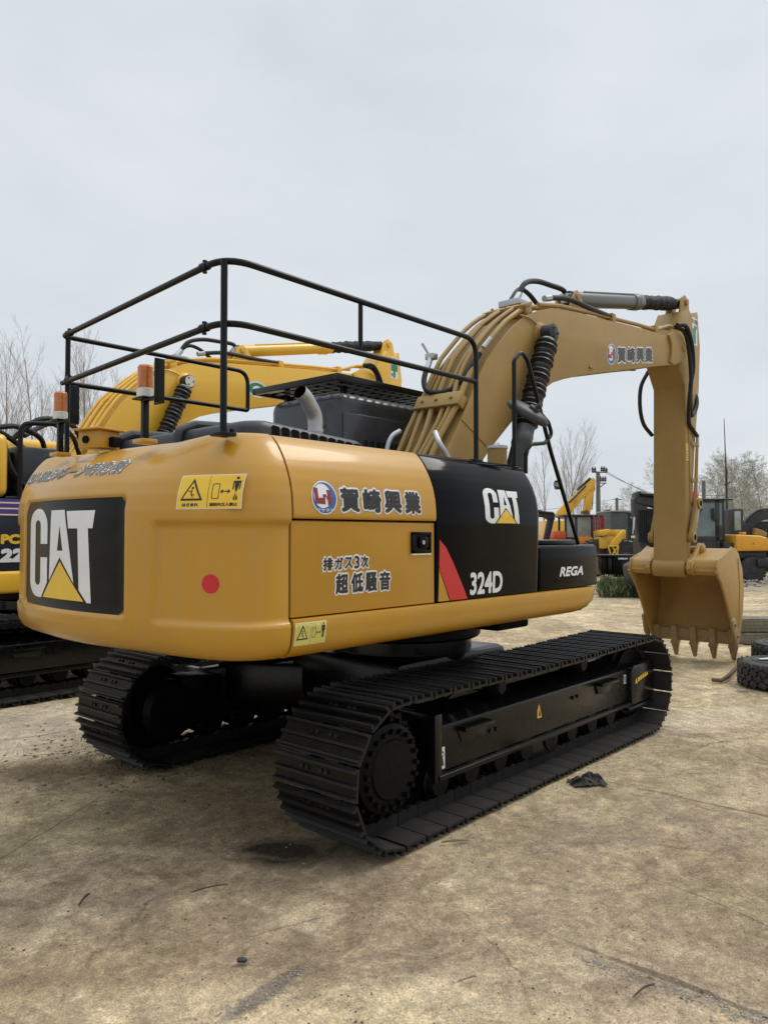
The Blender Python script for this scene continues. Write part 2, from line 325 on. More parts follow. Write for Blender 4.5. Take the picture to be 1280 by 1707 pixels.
def ell(cx, cy, rx, ry, n=28): return [(cx + rx * cos(2 * pi * i / n), cy + ry * sin(2 * pi * i / n)) for i in range(n)]
def arc(cx, cy, r, a0, a1, n=9): return [(cx + r * cos(radians(a0 + (a1 - a0) * i / n)), cy + r * sin(radians(a0 + (a1 - a0) * i / n))) for i in range(n + 1)]
def rrect(x0, x1, y0, y1, r, n=5):
    return arc(x1 - r, y0 + r, r, -90, 0, n) + arc(x1 - r, y1 - r, r, 0, 90, n) + arc(x0 + r, y1 - r, r, 90, 180, n) + arc(x0 + r, y0 + r, r, 180, 270, n)
LOGO_C = [(.375, .60)] + arc(.1875, .8125, .1875, 0, 180) + arc(.19, .19, .19, 180, 270) + [(.265, 0), (.375, .175), (.375, .45), (.245, .45)] + arc(.1875, .19, .0575, 0, -180) + arc(.1875, .81, .0575, 180, 0) + [(.245, .60)]
LOGO_A = [(.435, .97), (.635, .97), (.765, .19), (.575, .46), (.41, .198)]
LOGO_AL = [(.435, .97), (.57, .97), (.57, .80), (.535, .53), (.5755, .53), (.575, .46), (.41, .198)]
LOGO_AR = [(.57, .97), (.635, .97), (.765, .19), (.575, .46), (.5755, .53), (.615, .53), (.57, .80)]
LOGO_T = [(.665, .955), (1, .955), (.975, .77), (.925, .77), (.965, 0), (.92, 0), (.828, .125), (.805, .77), (.69, .77)]
LOGO_TRI = [(.578, .415), (.30, .01), (.885, .01)]
def put_logo(mb, fn, x0, x1, z0, z1, maxlen, wi, yi):
    g = lambda P: [(x0 + p[0] * (x1 - x0), z0 + p[1] * (z1 - z0)) for p in P]
    for P in (LOGO_C, LOGO_AL, LOGO_AR, LOGO_T): put_poly(mb, g(P), fn, wi, 0.002, maxlen)
    put_poly(mb, g(LOGO_TRI), fn, yi, 0.002, maxlen)
def put_emblem(mb, fn, cx, cz, rx, rz, wi, bi, ri, maxlen=None):
    put_poly(mb, ell(cx, cz, rx, rz), fn, wi, 0.001, maxlen); put_poly(mb, ell(cx, cz, rx * .92, rz * .92), fn, bi, 0.0022, maxlen)
    put_poly(mb, ell(cx - rx * .16, cz + rz * .1, rx * .68, rz * .72), fn, wi, 0.0034, maxlen)
    g = lambda P: [(cx + p[0] * rx, cz + p[1] * rz) for p in P]
    for P in ([(-.82, .58), (-.5, .56), (-.5, -.02), (-.15, -.02), (-.15, .2), (.12, .2), (.12, .02), (.02, .02), (.02, -.4), (-.7, -.36), (-.76, -.2)],
              [(.18, .48), (.5, .46), (.52, -.42), (.22, -.42), (.22, -.12), (.14, -.1), (.14, .1), (.2, .1)]):
        put_poly(mb, g(P), fn, ri, 0.0046, maxlen)
def put_warning(mb, fn, x0, x1, z0, z1, bg_i, ink_i, pale_i, words=None, maxlen=0.03):
    """two-part keep-clear sticker: warning triangle on the left, machine-arrow-person on the right"""
    W, Hh = x1 - x0, z1 - z0; g = lambda P: [(x0 + p[0] * W, z0 + p[1] * Hh) for p in P]
    put_poly(mb, g([(0, 0), (1, 0), (1, 1), (0, 1)]), fn, pale_i, 0.0008, maxlen)
    put_poly(mb, g([(.02, .035), (.98, .035), (.98, .965), (.02, .965)]), fn, bg_i, 0.0016, maxlen)
    L2 = 0.0026
    def line(a, b, t, mi=ink_i, lift=L2):
        d = Vector((b[0] - a[0], (b[1] - a[1]) * Hh / W)); n = Vector((-d.y, d.x)).normalized() * t / 2; n = (n.x, n.y * W / Hh)
        put_poly(mb, g([(a[0] + n[0], a[1] + n[1]), (a[0] - n[0], a[1] - n[1]), (b[0] - n[0], b[1] - n[1]), (b[0] + n[0], b[1] + n[1])]), fn, mi, lift, maxlen)
    line((.495, .05), (.495, .95), .006)
    put_poly(mb, g([(.24, .9), (.06, .25), (.42, .25)]), fn, ink_i, L2, maxlen)
    put_poly(mb, g([(.24, .78), (.105, .31), (.375, .31)]), fn, bg_i, L2 + .0008, maxlen)
    k = L2 + .0016
    put_poly(mb, g(ell(.245, .62, .02, .035, 12)), fn, ink_i, k, None)
    line((.235, .58), (.235, .42), .018, ink_i, k); line((.235, .5), (.18, .54), .012, ink_i, k); line((.235, .43), (.285, .41), .014, ink_i, k); line((.235, .43), (.265, .34), .014, ink_i, k)
    for a, b in (((.555, .3), (.555, .72)), ((.655, .3), (.655, .72)), ((.555, .3), (.655, .3)), ((.555, .72), (.655, .72))): line(a, b, .011)
    line((.70, .5), (.80, .5), .014)
    put_poly(mb, g([(.675, .5), (.715, .43), (.715, .57)]), fn, ink_i, L2, None); put_poly(mb, g([(.825, .5), (.785, .43), (.785, .57)]), fn, ink_i, L2, None)
    put_poly(mb, g(ell(.9, .88, .022, .04, 14)), fn, ink_i, L2, None)
    put_poly(mb, g([(.845, .8), (.955, .8), (.955, .55), (.938, .55), (.938, .74), (.93, .74), (.93, .25), (.905, .25), (.905, .52), (.895, .52), (.895, .25), (.87, .25), (.87, .74), (.862, .74), (.862, .55), (.845, .55)]), fn, ink_i, L2, None)
    if words:
        put_text(mb, words[0], x0 + .1 * W, x0 + .36 * W, z0 + .08 * Hh, z0 + .18 * Hh, fn, 0.06, 0, ink_i, L2)
        put_text(mb, words[1], x0 + .53 * W, x0 + .94 * W, z0 + .08 * Hh, z0 + .18 * Hh, fn, 0.05, 0, ink_i, L2)

# ------------------------------------------------------------------ ground
def lerp_tab(x, tab):
    if x <= tab[0][0]: return tab[0][1]
    for (a, p), (b, q) in zip(tab, tab[1:]):
        if x <= b: return p + (q - p) * (x - a) / (b - a)
    return tab[-1][1]
def smooth(x): x = max(0.0, min(1.0, x)); return x * x * (3 - 2 * x)
def ground_h(x, y):
    d = (Vector((x, y)) - Vector((-1, 0))).length
    k = max(0.0, 1 - d / 16.0)
    h = 0.016 * k * noise.fractal(Vector((x * 0.9, y * 0.9, 3.1)), 0.9, 2.1, 4)
    h += 0.008 * k * noise.fractal(Vector((x * 4.5, y * 4.5, 7.7)), 0.9, 2.2, 3)
    return h - 0.014
def ground_material():
    m = bpy.data.materials.new('packed_earth_and_concrete'); m.use_nodes = True; nt = m.node_tree; p = nt.nodes['Principled BSDF']; L = nt.links.new
    tc = N(nt, 'ShaderNodeTexCoord'); O = tc.outputs['Object']
    def noi(scale, det=6, rough=0.6, dist=0.0, vec=O):
        n = N(nt, 'ShaderNodeTexNoise'); n.inputs['Scale'].default_value = scale; n.inputs['Detail'].default_value = det; n.inputs['Roughness'].default_value = rough; n.inputs['Distortion'].default_value = dist
        L(vec, n.inputs['Vector']); return n.outputs['Fac']
    def rng(v, a, b, c=0.0, d=1.0):
        n = N(nt, 'ShaderNodeMapRange'); n.inputs['From Min'].default_value = a; n.inputs['From Max'].default_value = b; n.inputs['To Min'].default_value = c; n.inputs['To Max'].default_value = d
        L(v, n.inputs['Value']); return n.outputs['Result']
    def mix(f, a, b, mode='MIX'):
        n = N(nt, 'ShaderNodeMix', data_type='RGBA', blend_type=mode)
        if isinstance(f, float): n.inputs['Factor'].default_value = f
        else: L(f, n.inputs['Factor'])
        for s, v in (('A', a), ('B', b)):
            if isinstance(v, tuple): n.inputs[s].default_value = (*v, 1)
            else: L(v, n.inputs[s])
        return n.outputs['Result']
    def mth(op, a, b=None):
        n = N(nt, 'ShaderNodeMath', operation=op)
        for i, v in enumerate((a, b)):
            if v is None: continue
            if isinstance(v, (int, float)): n.inputs[i].default_value = v
            else: L(v, n.inputs[i])
        return n.outputs['Value']
    def spot(cx, cy, rx, ry, rot, soft=0.5, warp=0.5):
        mpn = N(nt, 'ShaderNodeMapping', vector_type='TEXTURE'); mpn.inputs['Location'].default_value = (cx, cy, 0); mpn.inputs['Rotation'].default_value = (0, 0, rot); mpn.inputs['Scale'].default_value = (rx, ry, 1)
        L(O, mpn.inputs['Vector']); sx = N(nt, 'ShaderNodeSeparateXYZ'); L(mpn.outputs['Vector'], sx.inputs[0])
        d = mth('SQRT', mth('ADD', mth('POWER', sx.outputs[0], 2), mth('POWER', sx.outputs[1], 2)))
        d = mth('ADD', d, mth('MULTIPLY', mth('SUBTRACT', warpn, 0.5), warp * 2))
        return rng(d, 1.0, 1.0 - soft)
    warpn = noi(3.0, 8, 0.65)
    big = noi(0.33, 5, 0.55, 0.4); midn = noi(1.3, 8, 0.66, 0.8); fine = noi(14, 8, 0.72); grit = noi(90, 4, 0.7); spk = noi(230, 2, 0.6)
    c = mix(rng(big, 0.38, 0.62), (0.375, 0.300, 0.188), (0.485, 0.408, 0.275))
    c = mix(rng(noi(0.55, 6, 0.6, 1.6), 0.50, 0.62, 0, 0.85), c, (0.40, 0.325, 0.235))
    c = mix(rng(midn, 0.46, 0.64, 0, 0.8), c, (0.315, 0.245, 0.155))
    c = mix(rng(noi(0.8, 8, 0.62, 1.8), 0.55, 0.64, 0, 0.85), c, (0.57, 0.485, 0.325))
    c = mix(mth('MULTIPLY', spot(-2.6, -2.9, 1.9, 1.3, .4, .9, .6), 0.5), c, (0.47, 0.385, 0.28))
    c = mix(rng(noi(5.5, 9, 0.74, 1.5), 0.53, 0.66, 0, 0.6), c, (0.235, 0.18, 0.115))
    c = mix(rng(noi(2.1, 9, 0.7, 2.0), 0.55, 0.63, 0, 0.55), c, (0.27, 0.208, 0.14))
    c = mix(rng(noi(3.3, 9, 0.72, 1.0), 0.57, 0.66, 0, 0.55), c, (0.60, 0.52, 0.37))
    # bare concrete strips, darker loose soil by the machine, oil stain: each stays put
    c = mix(spot(-1.9, 3.0, 1.9, 1.25, 0.25, 0.5), c, (0.50, 0.445, 0.335))
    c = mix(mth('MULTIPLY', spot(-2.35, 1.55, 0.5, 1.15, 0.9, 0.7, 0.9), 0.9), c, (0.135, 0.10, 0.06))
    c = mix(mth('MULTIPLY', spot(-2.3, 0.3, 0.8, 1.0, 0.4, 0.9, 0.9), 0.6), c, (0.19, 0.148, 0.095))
    c = mix(mth('MULTIPLY', spot(-2.2, -0.93, 0.36, 0.27, -0.85, 0.55, 0.35), 0.94), c, (0.022, 0.018, 0.014))
    c = mix(mth('MULTIPLY', spot(-1.95, -1.25, 0.4, 0.3, -0.5, 0.9, 0.6), 0.6), c, (0.06, 0.047, 0.034))
    # pale scraped streaks, slab edges, joints and gravelly wash-outs
    c = mix(mth('MULTIPLY', spot(-2.75, -.30, 0.95, 0.075, -0.95, 0.9, 0.8), 0.75), c, (0.56, 0.48, 0.33))
    c = mix(mth('MULTIPLY', spot(-2.62, -1.50, 0.60, 0.07, 0.15, 0.9, 0.8), 0.6), c, (0.55, 0.47, 0.32))
    c = mix(mth('MULTIPLY', spot(-3.10, -2.35, 1.1, 0.30, -0.75, 0.6, 0.5), 0.75), c, (0.58, 0.485, 0.315))
    c = mix(mth('MULTIPLY', spot(-3.45, -1.75, 0.8, 0.22, -0.75, 0.6, 0.6), 0.7), c, (0.57, 0.48, 0.31))
    c = mix(mth('MULTIPLY', spot(-3.12, -1.94, 0.30, 0.055, 0.12, 0.4, 0.6), 0.8), c, (0.15, 0.125, 0.095))
    c = mix(mth('MULTIPLY', spot(-2.75, -1.62, 0.34, 0.010, -0.35, 0.5, 0.9), 0.6), c, (0.19, 0.15, 0.11))
    c = mix(mth('MULTIPLY', spot(-1.98, -3.25, 0.028, 0.75, 0.02, 0.5, 0.8), 0.85), c, (0.15, 0.12, 0.085))
    c = mix(mth('MULTIPLY', spot(0.28, -2.5, 0.022, 0.95, 0.02, 0.6, 0.8), 0.8), c, (0.18, 0.135, 0.09))
    c = mix(mth('MULTIPLY', spot(-2.17, 2.05, 0.48, 0.016, -0.566, 0.6, 0.9), 0.85), c, (0.10, 0.078, 0.052))
    c = mix(mth('MULTIPLY', spot(-1.9, 2.7, 0.5, 0.02, -0.2, 0.6, 0.9), 0.6), c, (0.14, 0.11, 0.075))
    c = mix(mth('MULTIPLY', spot(-.6, -2.6, 0.03, 0.8, 0.3, 0.7, 0.9), 0.45), c, (0.23, 0.18, 0.125))
    c = mix(mth('MULTIPLY', spot(3.4, -1.0, 1.6, 0.12, 0.35, 0.9, 0.8), 0.5), c, (0.24, 0.195, 0.14))
    c = mix(mth('MULTIPLY', spot(8.5, 6.5, 9, 2.0, 0.2, 0.8, 0.6), 0.5), c, (0.30, 0.265, 0.205))
    c = mix(mth('MULTIPLY', spot(24, 4.5, 9, 4, -0.3, 0.6, 0.6), 0.75), c, (0.21, 0.19, 0.16))
    c = mix(mth('MULTIPLY', spot(-1.2, -3.2, 1.2, 0.009, 1.35, 0.7, 0.9), 0.7), c, (0.14, 0.11, 0.075))
    c = mix(mth('MULTIPLY', spot(-2.9, 0.45, 1.0, 0.009, 0.55, 0.7, 0.9), 0.75), c, (0.13, 0.10, 0.07))
    c = mix(mth('MULTIPLY', spot(1.9, -2.2, 1.6, 0.014, 0.9, 0.7, 0.9), 0.6), c, (0.16, 0.125, 0.085))
    c = mix(mth('MULTIPLY', spot(2.6, -1.6, 1.5, 0.45, -0.4, 0.5, 0.6), 0.55), c, (0.50, 0.44, 0.335))
    c = mix(mth('MULTIPLY', spot(-.6, -2.2, 1.1, 0.4, -0.2, 0.5, 0.7), 0.5), c, (0.42, 0.345, 0.25))
    # cracks
    dv = N(nt, 'ShaderNodeVectorMath', operation='ADD'); nv = N(nt, 'ShaderNodeTexNoise'); nv.inputs['Scale'].default_value = 1.4; nv.inputs['Detail'].default_value = 7
    L(O, nv.inputs['Vector']); sc = N(nt, 'ShaderNodeVectorMath', operation='SCALE'); sc.inputs['Scale'].default_value = 0.8; L(nv.outputs['Color'], sc.inputs[0]); L(O, dv.inputs[0]); L(sc.outputs['Vector'], dv.inputs[1])
    vo = N(nt, 'ShaderNodeTexVoronoi', feature='DISTANCE_TO_EDGE'); vo.inputs['Scale'].default_value = 0.42; L(dv.outputs['Vector'], vo.inputs['Vector'])
    crack = mth('MULTIPLY', rng(vo.outputs['Distance'], 0.006, 0.001), rng(noi(0.6, 4), 0.50, 0.58))
    c = mix(mth('MULTIPLY', crack, 0.6), c, (0.10, 0.078, 0.055))
    # speckle: brightness varies from grain to grain
    def rscale(c, fac):
        n = N(nt, 'ShaderNodeVectorMath', operation='SCALE'); L(c, n.inputs[0]); L(fac, n.inputs['Scale']); return n.outputs['Vector']
    c = rscale(c, rng(fine, 0.30, 0.70, 1.28, 0.70)); c = rscale(c, rng(noi(36, 7, 0.78), 0.30, 0.70, 0.72, 1.26))
    c = rscale(c, rng(grit, 0.30, 0.70, 0.62, 1.36)); c = rscale(c, rng(spk, 0.3, 0.7, 0.82, 1.18))
    c = rscale(c, rng(noi(0.62, 9, 0.68, 1.0), 0.44, 0.55, 0.93, 1.26)); c = rscale(c, rng(noi(1.9, 9, 0.75, 1.5), 0.45, 0.56, 0.90, 1.14))
    tn = N(nt, 'ShaderNodeVectorMath', operation='MULTIPLY'); L(c, tn.inputs[0]); L(mix(rng(noi(0.5, 5, 0.55, 0.8), 0.42, 0.58), (1.08, 1.01, 0.985), (1.07, 1.035, 0.935)), tn.inputs[1]); c = tn.outputs['Vector']
    pv = N(nt, 'ShaderNodeTexVoronoi'); pv.inputs['Scale'].default_value = 26; pv.inputs['Randomness'].default_value = 1; L(O, pv.inputs['Vector'])
    peb = mth('MULTIPLY', rng(pv.outputs['Distance'], 0.17, 0.08), rng(noi(2.2, 5), 0.5, 0.62))
    c = mix(mth('MULTIPLY', peb, 0.6), c, (0.15, 0.118, 0.088))
    L(c, p.inputs['Base Color']); p.inputs['Roughness'].default_value = 0.9; p.inputs['Specular IOR Level'].default_value = 0.25
    hgt = mth('ADD', mth('MULTIPLY', fine, 0.55), mth('ADD', mth('MULTIPLY', grit, 0.35), mth('ADD', mth('MULTIPLY', midn, 0.9), mth('MULTIPLY', peb, 0.35))))
    hgt = mth('SUBTRACT', hgt, mth('MULTIPLY', crack, 0.3))
    b = N(nt, 'ShaderNodeBump'); b.inputs['Strength'].default_value = 1.0; b.inputs['Distance'].default_value = 0.045; L(hgt, b.inputs['Height']); L(b.outputs['Normal'], p.inputs['Normal'])
    return m
xs = [-400, -150, -60, -25, -12, -8] + [-6 + 0.07 * i for i in range(185)] + [7.2, 8, 9, 10.5, 12, 14, 17, 21, 26, 33, 45, 70, 120, 220, 400, 900]
ys = [-400, -150, -60, -25, -12, -8] + [-5.6 + 0.07 * i for i in range(165)] + [6.3, 7, 8, 9.5, 11, 13, 16, 20, 26, 35, 50, 80, 130, 220, 400, 900]
g = MB(); g.grid([[(x, y, ground_h(x, y)) for x in xs] for y in ys])
tag(g.build('ground', ground_material(), smooth=60), kind='structure')

# ------------------------------------------------------------------ crawler undercarriage (shared by both big excavators)
GAUGE, HW = 1.21, 0.33
XR, XF, ZC, RT = -1.77, 1.82, 0.452, 0.415
def loop_pose(d):
    """position and direction on the track loop at distance d: along the bottom, round the idler, back along the top"""
    Lb = XF - XR; La = pi * RT; P = 2 * Lb + 2 * La; d %= P
    if d < Lb: return XR + d, ZC - RT, 0.0
    d -= Lb
    if d < La: a = d / RT; return XF + RT * sin(a), ZC - RT * cos(a), a
    d -= La
    if d < Lb: sag = -0.02 * sin(pi * d / Lb) ** 2; return XF - d, ZC + RT + sag, pi
    d -= Lb; a = d / RT; return XR - RT * sin(a), ZC + RT * cos(a), pi + a
PERIM = 2 * (XF - XR) + 2 * pi * RT
NSH = 50
def shoe_mesh():
    """one shoe with its grousers, bolts and link, lying flat with the ground side down"""
    b = MB(); p = 0.0905
    prof = [(-p, .012), (-p, .0), (-.088, -.001), (-.083, -.030), (-.070, -.030), (-.063, -.003), (-.008, -.003), (-.003, -.028), (.010, -.028), (.017, -.003), (.058, -.003), (.066, -.030), (.079, -.030), (.085, .003), (p, .004), (p, .014), (.05, .014)]
    b.prism(prof, 'y', -HW, HW, 0.0)
    for y in (-.10, -.055, .055, .10)[0:4:1]:
        for x in (-.035,): b.cyl((x, y, .0), (x, y, -.016), .013, n=6, mi=0)
    for y in (-.078, .078):
        b.prism([(-.09, .012), (-.09, .085), (-.04, .10), (.0, .085), (.05, .10), (.10, .085), (.10, .012)], 'y', y - .017, y + .017, 0)
    b.box(-.02, .02, -.06, .06, .03, .07, .01)
    return b
shoe_proto = shoe_mesh().build('track_shoe', [M['shoe'], M['dustyshoe']], smooth=25); SHOE = shoe_proto.data
for pl_ in SHOE.polygons:
    if pl_.normal.z > .9 and pl_.center.z < .02: pl_.material_index = 1
bpy.data.objects.remove(shoe_proto)
def sprocket_mb(s):
    b = MB(); yo = s * (HW - .13)
    teeth = []
    for k in range(46):
        a = 2 * pi * k / 46; teeth.append((.355 * cos(a), .355 * sin(a)) if k % 2 else (.315 * cos(a), .315 * sin(a)))
    b.prism(teeth, 'y', -.03, .03, .004)
    b.lathe([(.20, 0), (.30, .0), (.30, .05), (.27, .07), (.265, .11), (.235, .125), (.18, .13), (.17, .142), (.02, .145)], (0, 0, 0), (0, s, 0), 40)
    for k in range(20):
        a = 2 * pi * k / 20; c_, q = .222 * cos(a), .222 * sin(a); b.cyl((c_, s * .10, q), (c_, s * .152, q), .016, n=6)
        a += pi / 20; c_, q = .282 * cos(a), .282 * sin(a); b.cyl((c_, s * .05, q), (c_, s * .09, q), .014, n=6)
    return b
def undercarriage(root, stickers=True):
    for s in (-1, 1):
        yc = s * GAUGE
        tr = empty('crawler_track', (0, yc, 0), parent=root)
        for i in range(NSH):
            x, z, a = loop_pose((i + .5) * PERIM / NSH)
            o = bpy.data.objects.new('track_shoe', SHOE); COL.objects.link(o); o.parent = tr
            o.location = (x, 0, z); o.rotation_euler = (0, -a, 0)
        o = sprocket_mb(s).build('sprocket', M['track'], tr, 30); o.location = (-1.74, s * .06, ZC)
        b = MB(); b.lathe([(.10, -.09), (.31, -.09), (.31, -.05), (.35, -.04), (.35, .04), (.31, .05), (.31, .09), (.1, .09)], (0, 0, 0), (0, 1, 0), 36)
        o = b.build('idler_wheel', M['track'], tr); o.location = (1.82, 0, ZC)
        for k in range(8):
            b = MB(); b.lathe([(.04, -.16), (.085, -.16), (.10, -.12), (.115, -.11), (.115, -.05), (.085, -.045), (.085, .045), (.115, .05), (.115, .11), (.1, .12), (.085, .16), (.04, .16)], (0, 0, 0), (0, 1, 0), 22)
            for q in (-1, 1): b.box(-.055, .055, q * .13 - .015, q * .13 + .015, -.03, .10, .008)
            o = b.build('track_roller', M['track'], tr); o.location = (-1.22 + k * .355, 0, .245)
        for x in (-.5, .75):
            b = MB(); b.lathe([(.03, -.13), (.065, -.13), (.075, -.06), (.06, -.05), (.06, .05), (.075, .06), (.065, .12), (.05, .14), (.03, .14)], (0, 0, 0), (0, s, 0), 20); b.cyl((0, -s * .2, -.02), (0, s * .0, -.02), .03)
            b.box(-.05, .05, -s * .26, -s * .14, -.14, .06, .01)
            o = b.build('carrier_roller', M['track'], tr); o.location = (x, s * .03, .755)
        b = MB(); b.lathe([(.05, 0), (.33, 0), (.335, .03), (.30, .06), (.24, .10), (.24, .30), (.2, .34), (.05, .34)], (0, s * .02, 0), (0, -s, 0), 30); b.prism([(.1, -.2), (.5, -.12), (.5, .22), (.1, .25)], 'y', -s * .05, -s * .3, .02)
        o = b.build('travel_motor', M['track'], tr, 30); o.location = (-1.74, 0, ZC)
        # side frame beam
        yo = s * .165          # outer face offset from the track centre
        b = MB()
        sec = [(yo, .31), (yo, .60), (yo - s * .05, .635), (yo - s * .18, .70), (-s * .16, .70), (-s * .16, .31)]
        b.prism(sec, 'x', -1.28, 1.66, .012)
        b.prism([(yo + s * .022, .262), (yo + s * .022, .295), (yo - s * .02, .31), (-s * .17, .31), (-s * .17, .262)], 'x', -1.26, 1.66, .006)
        b.box(-1.30, -1.22, yo - s * .3, yo + s * .012, .25, .69, .012)
        b.prism([(-1.5, .36), (-1.5, .56), (-1.28, .62), (-1.28, .31)], 'y', -s * .05, -s * .14, .01)
        for x in (-1.05, .95):                                        # grip steps
            b.box(x, x + .34, yo, yo + s * .075, .545, .565, .004)
            for k in range(12): b.box(x + .01 + k * .027, x + .022 + k * .027, yo + s * .004, yo + s * .07, .565, .575)
            b.prism([(x + .0, .548), (x + .34, .548), (x + .30, .45), (x + .04, .47)], 'y', yo, yo + s * .012, .003)
        for x, z in ((-.66, .47), (-.585, .47), (.55, .51), (.63, .51)): b.cyl((x, yo, z), (x, yo + s * .014, z), .017, n=6)
        b.prism([(-.9, .70), (-.7, .80), (.55, .80), (1.2, .72), (1.2, .66), (-.9, .66)], 'y', -s * .02, -s * .16, .01)
        for z in (.18, ):
            b.prism([(-.12, .265), (-.12, .17), (-.06, .13), (.28, .13), (.34, .17), (.34, .265)], 'y', yo - s * .02, yo - s * .05, .006)
        fr = b.build('track_frame', M['frame'], root, 30); fr.location = (0, yc, 0)
        b = MB(); b.prism([(1.63, .27), (1.63, .585), (1.68, .63), (2.10, .63), (2.14, .60), (2.14, .33), (2.06, .27)], 'y', yo - s * .18, yo + s * .03, .012)
        b.prism([(1.55, .235), (1.55, .262), (2.1, .262), (2.1, .235)], 'y', yo - s * .1, yo + s * .04, .005)
        gd = b.build('idler_guard', M['frame'], fr, 30)
        b = MB(); b.tube([(.5, 0, .55), (1.7, 0, .55)], .06, 14); b.build('track_adjuster', M['track'], fr)
        if stickers and s < 0:
            fn = lambda a, z, h: (a, yo - .001 - h, z)
            b = MB(); put_poly(b, [(-1.245, .33), (-1.185, .33), (-1.185, .47), (-1.245, .47)], fn, 0, .001)
            put_poly(b, arc(-1.215, .425, .02, 0, 360, 12)[:-1], fn, 1, .002); put_poly(b, arc(-1.215, .425, .011, 0, 360, 12)[:-1], fn, 0, .003)
            put_poly(b, [(-1.235, .35), (-1.195, .35), (-1.207, .405), (-1.223, .405)], fn, 1, .002)
            b.build('tie_down_sticker', [M['white'], M['decalblack']], fr, 0)
            b = MB(); put_poly(b, [(-.015, .50), (-.015, .44), (.05, .44), (.03, .50), (.012, .55)], fn, 0, .001); put_poly(b, [(.0, .455), (.035, .455), (.018, .51)], fn, 1, .002)
            b.build('warning_sticker', [M['stickyel'], M['decalblack']], fr, 0)
            b = MB(); put_poly(b, [(1.52, .48), (1.565, .48), (1.565, .56), (1.52, .56)], fn, 0, .001); put_poly(b, [(1.53, .49), (1.555, .49), (1.555, .55), (1.53, .55)], fn, 1, .002)
            b.build('tie_down_sticker', [M['white'], M['decalblack']], fr, 0)
            fn2 = lambda a, z, h: (a, yo - .031 - h, z)
            b = MB(); put_poly(b, [(1.70, .46), (1.725, .515), (1.75, .46)], fn2, 0, .001)
            for k in range(4): put_poly(b, [(1.76 + k * .05, .47 + k * .008), (1.80 + k * .05, .476 + k * .008), (1.80 + k * .05, .515 + k * .008), (1.76 + k * .05, .509 + k * .008)], fn2, 0, .001)
            put_poly(b, [(1.95, .50), (1.99, .51), (1.97, .54)], fn2, 0, .001)
            b.build('warning_sticker', M['stickyel'], gd, 0) if False else b.build('warning_sticker', M['stickyel'], fr, 0)
    b = MB()
    b.box(-.75, .75, -.62, .62, .45, .86, .06)
    for sx in (-1, 1):
        for sy in (-1, 1): b.prism([(sx * .25, sy * .3), (sx * .65, sy * .3), (sx * 1.15, sy * 1.12), (sx * .55, sy * 1.12)], 'z', .40, .74, .03)
    b.cyl((0, 0, .8), (0, 0, .98), .62, n=40)
    b.build('carbody_frame', M['frame'], root, 30)
    b = MB(); b.lathe([(.5, 0), (.68, 0), (.70, .02), (.70, .09), (.64, .10), (.64, .22), (.3, .22)], (0, 0, .97), (0, 0, 1), 48)
    b.build('slewing_ring', M['track'], root)

# ------------------------------------------------------------------ boom, stick and bucket (shared)
BY0, BY1, BYC = -.45, .11, -.17
BACK = [(-.42, 1.75), (-.18, 2.16), (.06, 2.52), (.30, 2.853), (.488, 3.147), (.70, 3.457), (.92, 3.665), (1.155, 3.867), (1.40, 4.02), (1.656, 4.132), (1.925, 4.212), (2.445, 4.275), (3.11, 4.345), (4.14, 4.45), (4.76, 4.50), (5.15, 4.54)]
FRONT = [(5.30, 4.50), (5.36, 4.38), (5.34, 4.24), (5.24, 4.155), (5.047, 4.128), (4.51, 4.02), (3.10, 3.72), (2.70, 3.635), (2.435, 3.57), (2.16, 3.50), (1.916, 3.425), (1.753, 3.34), (1.45, 3.16), (1.124, 2.93), (.78, 2.66), (.45, 2.36), (.2, 2.1), (.02, 1.85), (-.02, 1.68), (-.15, 1.58), (-.3, 1.62)]
def back_at(x, off=0.0):
    tab = BACK; z = lerp_tab(x, tab); z2 = lerp_tab(x + .02, tab); z1 = lerp_tab(x - .02, tab); n = Vector((-(z2 - z1), .04)).normalized()
    return x + n.x * off, z + n.y * off
def poly_off(poly, d):
    res = []; n = len(poly)
    for i in range(n):
        a, b, c = Vector(poly[i - 1]), Vector(poly[i]), Vector(poly[(i + 1) % n])
        n1 = (b - a).normalized(); n2 = (c - b).normalized(); m = Vector((-(n1.y + n2.y), n1.x + n2.x))
        m = m.normalized() if m.length > 1e-6 else Vector((-n1.y, n1.x)); k = max(.4, m.dot(Vector((-n1.y, n1.x)))); res.append((b + m * d / k)[:])
    return res
def boom_mb():
    b = MB(); poly = BACK + FRONT
    inner = poly_off(poly, -.018)
    b.prism(inner, 'y', BY0 + .012, BY1 - .012, 0)
    for y in (BY0, BY1 - .02): b.prism(poly, 'y', y, y + .02, .003)
    # pivot fork cheeks at the stick end
    ck = [(5.02, 4.53), (5.16, 4.60), (5.34, 4.62), (5.50, 4.60), (5.62, 4.52), (5.65, 4.42), (5.60, 4.30), (5.40, 4.22), (5.20, 4.15), (5.06, 4.16), (5.12, 4.30), (5.12, 4.42)]
    for y in (BY0 - .03, BY1 - .005): b.prism(ck, 'y', y, y + .035, .006)
    b.cyl((5.54, BY0 - .05, 4.45), (5.54, BY1 + .05, 4.45), .055, n=24, ch=.008)
    # weld bosses for the lift cylinders
    b.lathe([(.14, 0), (.13, .03), (.10, .045), (.10, .12)], (1.66, BY0 + .002, 3.87), (1.66, BY0 - 1, 3.87), 28); b.lathe([(.14, 0), (.13, .03), (.1, .045), (.10, .12)], (1.66, BY1 - .002, 3.87), (1.66, BY1 + 1, 3.87), 28)
    # weld seam strip low on the side plate
    return b
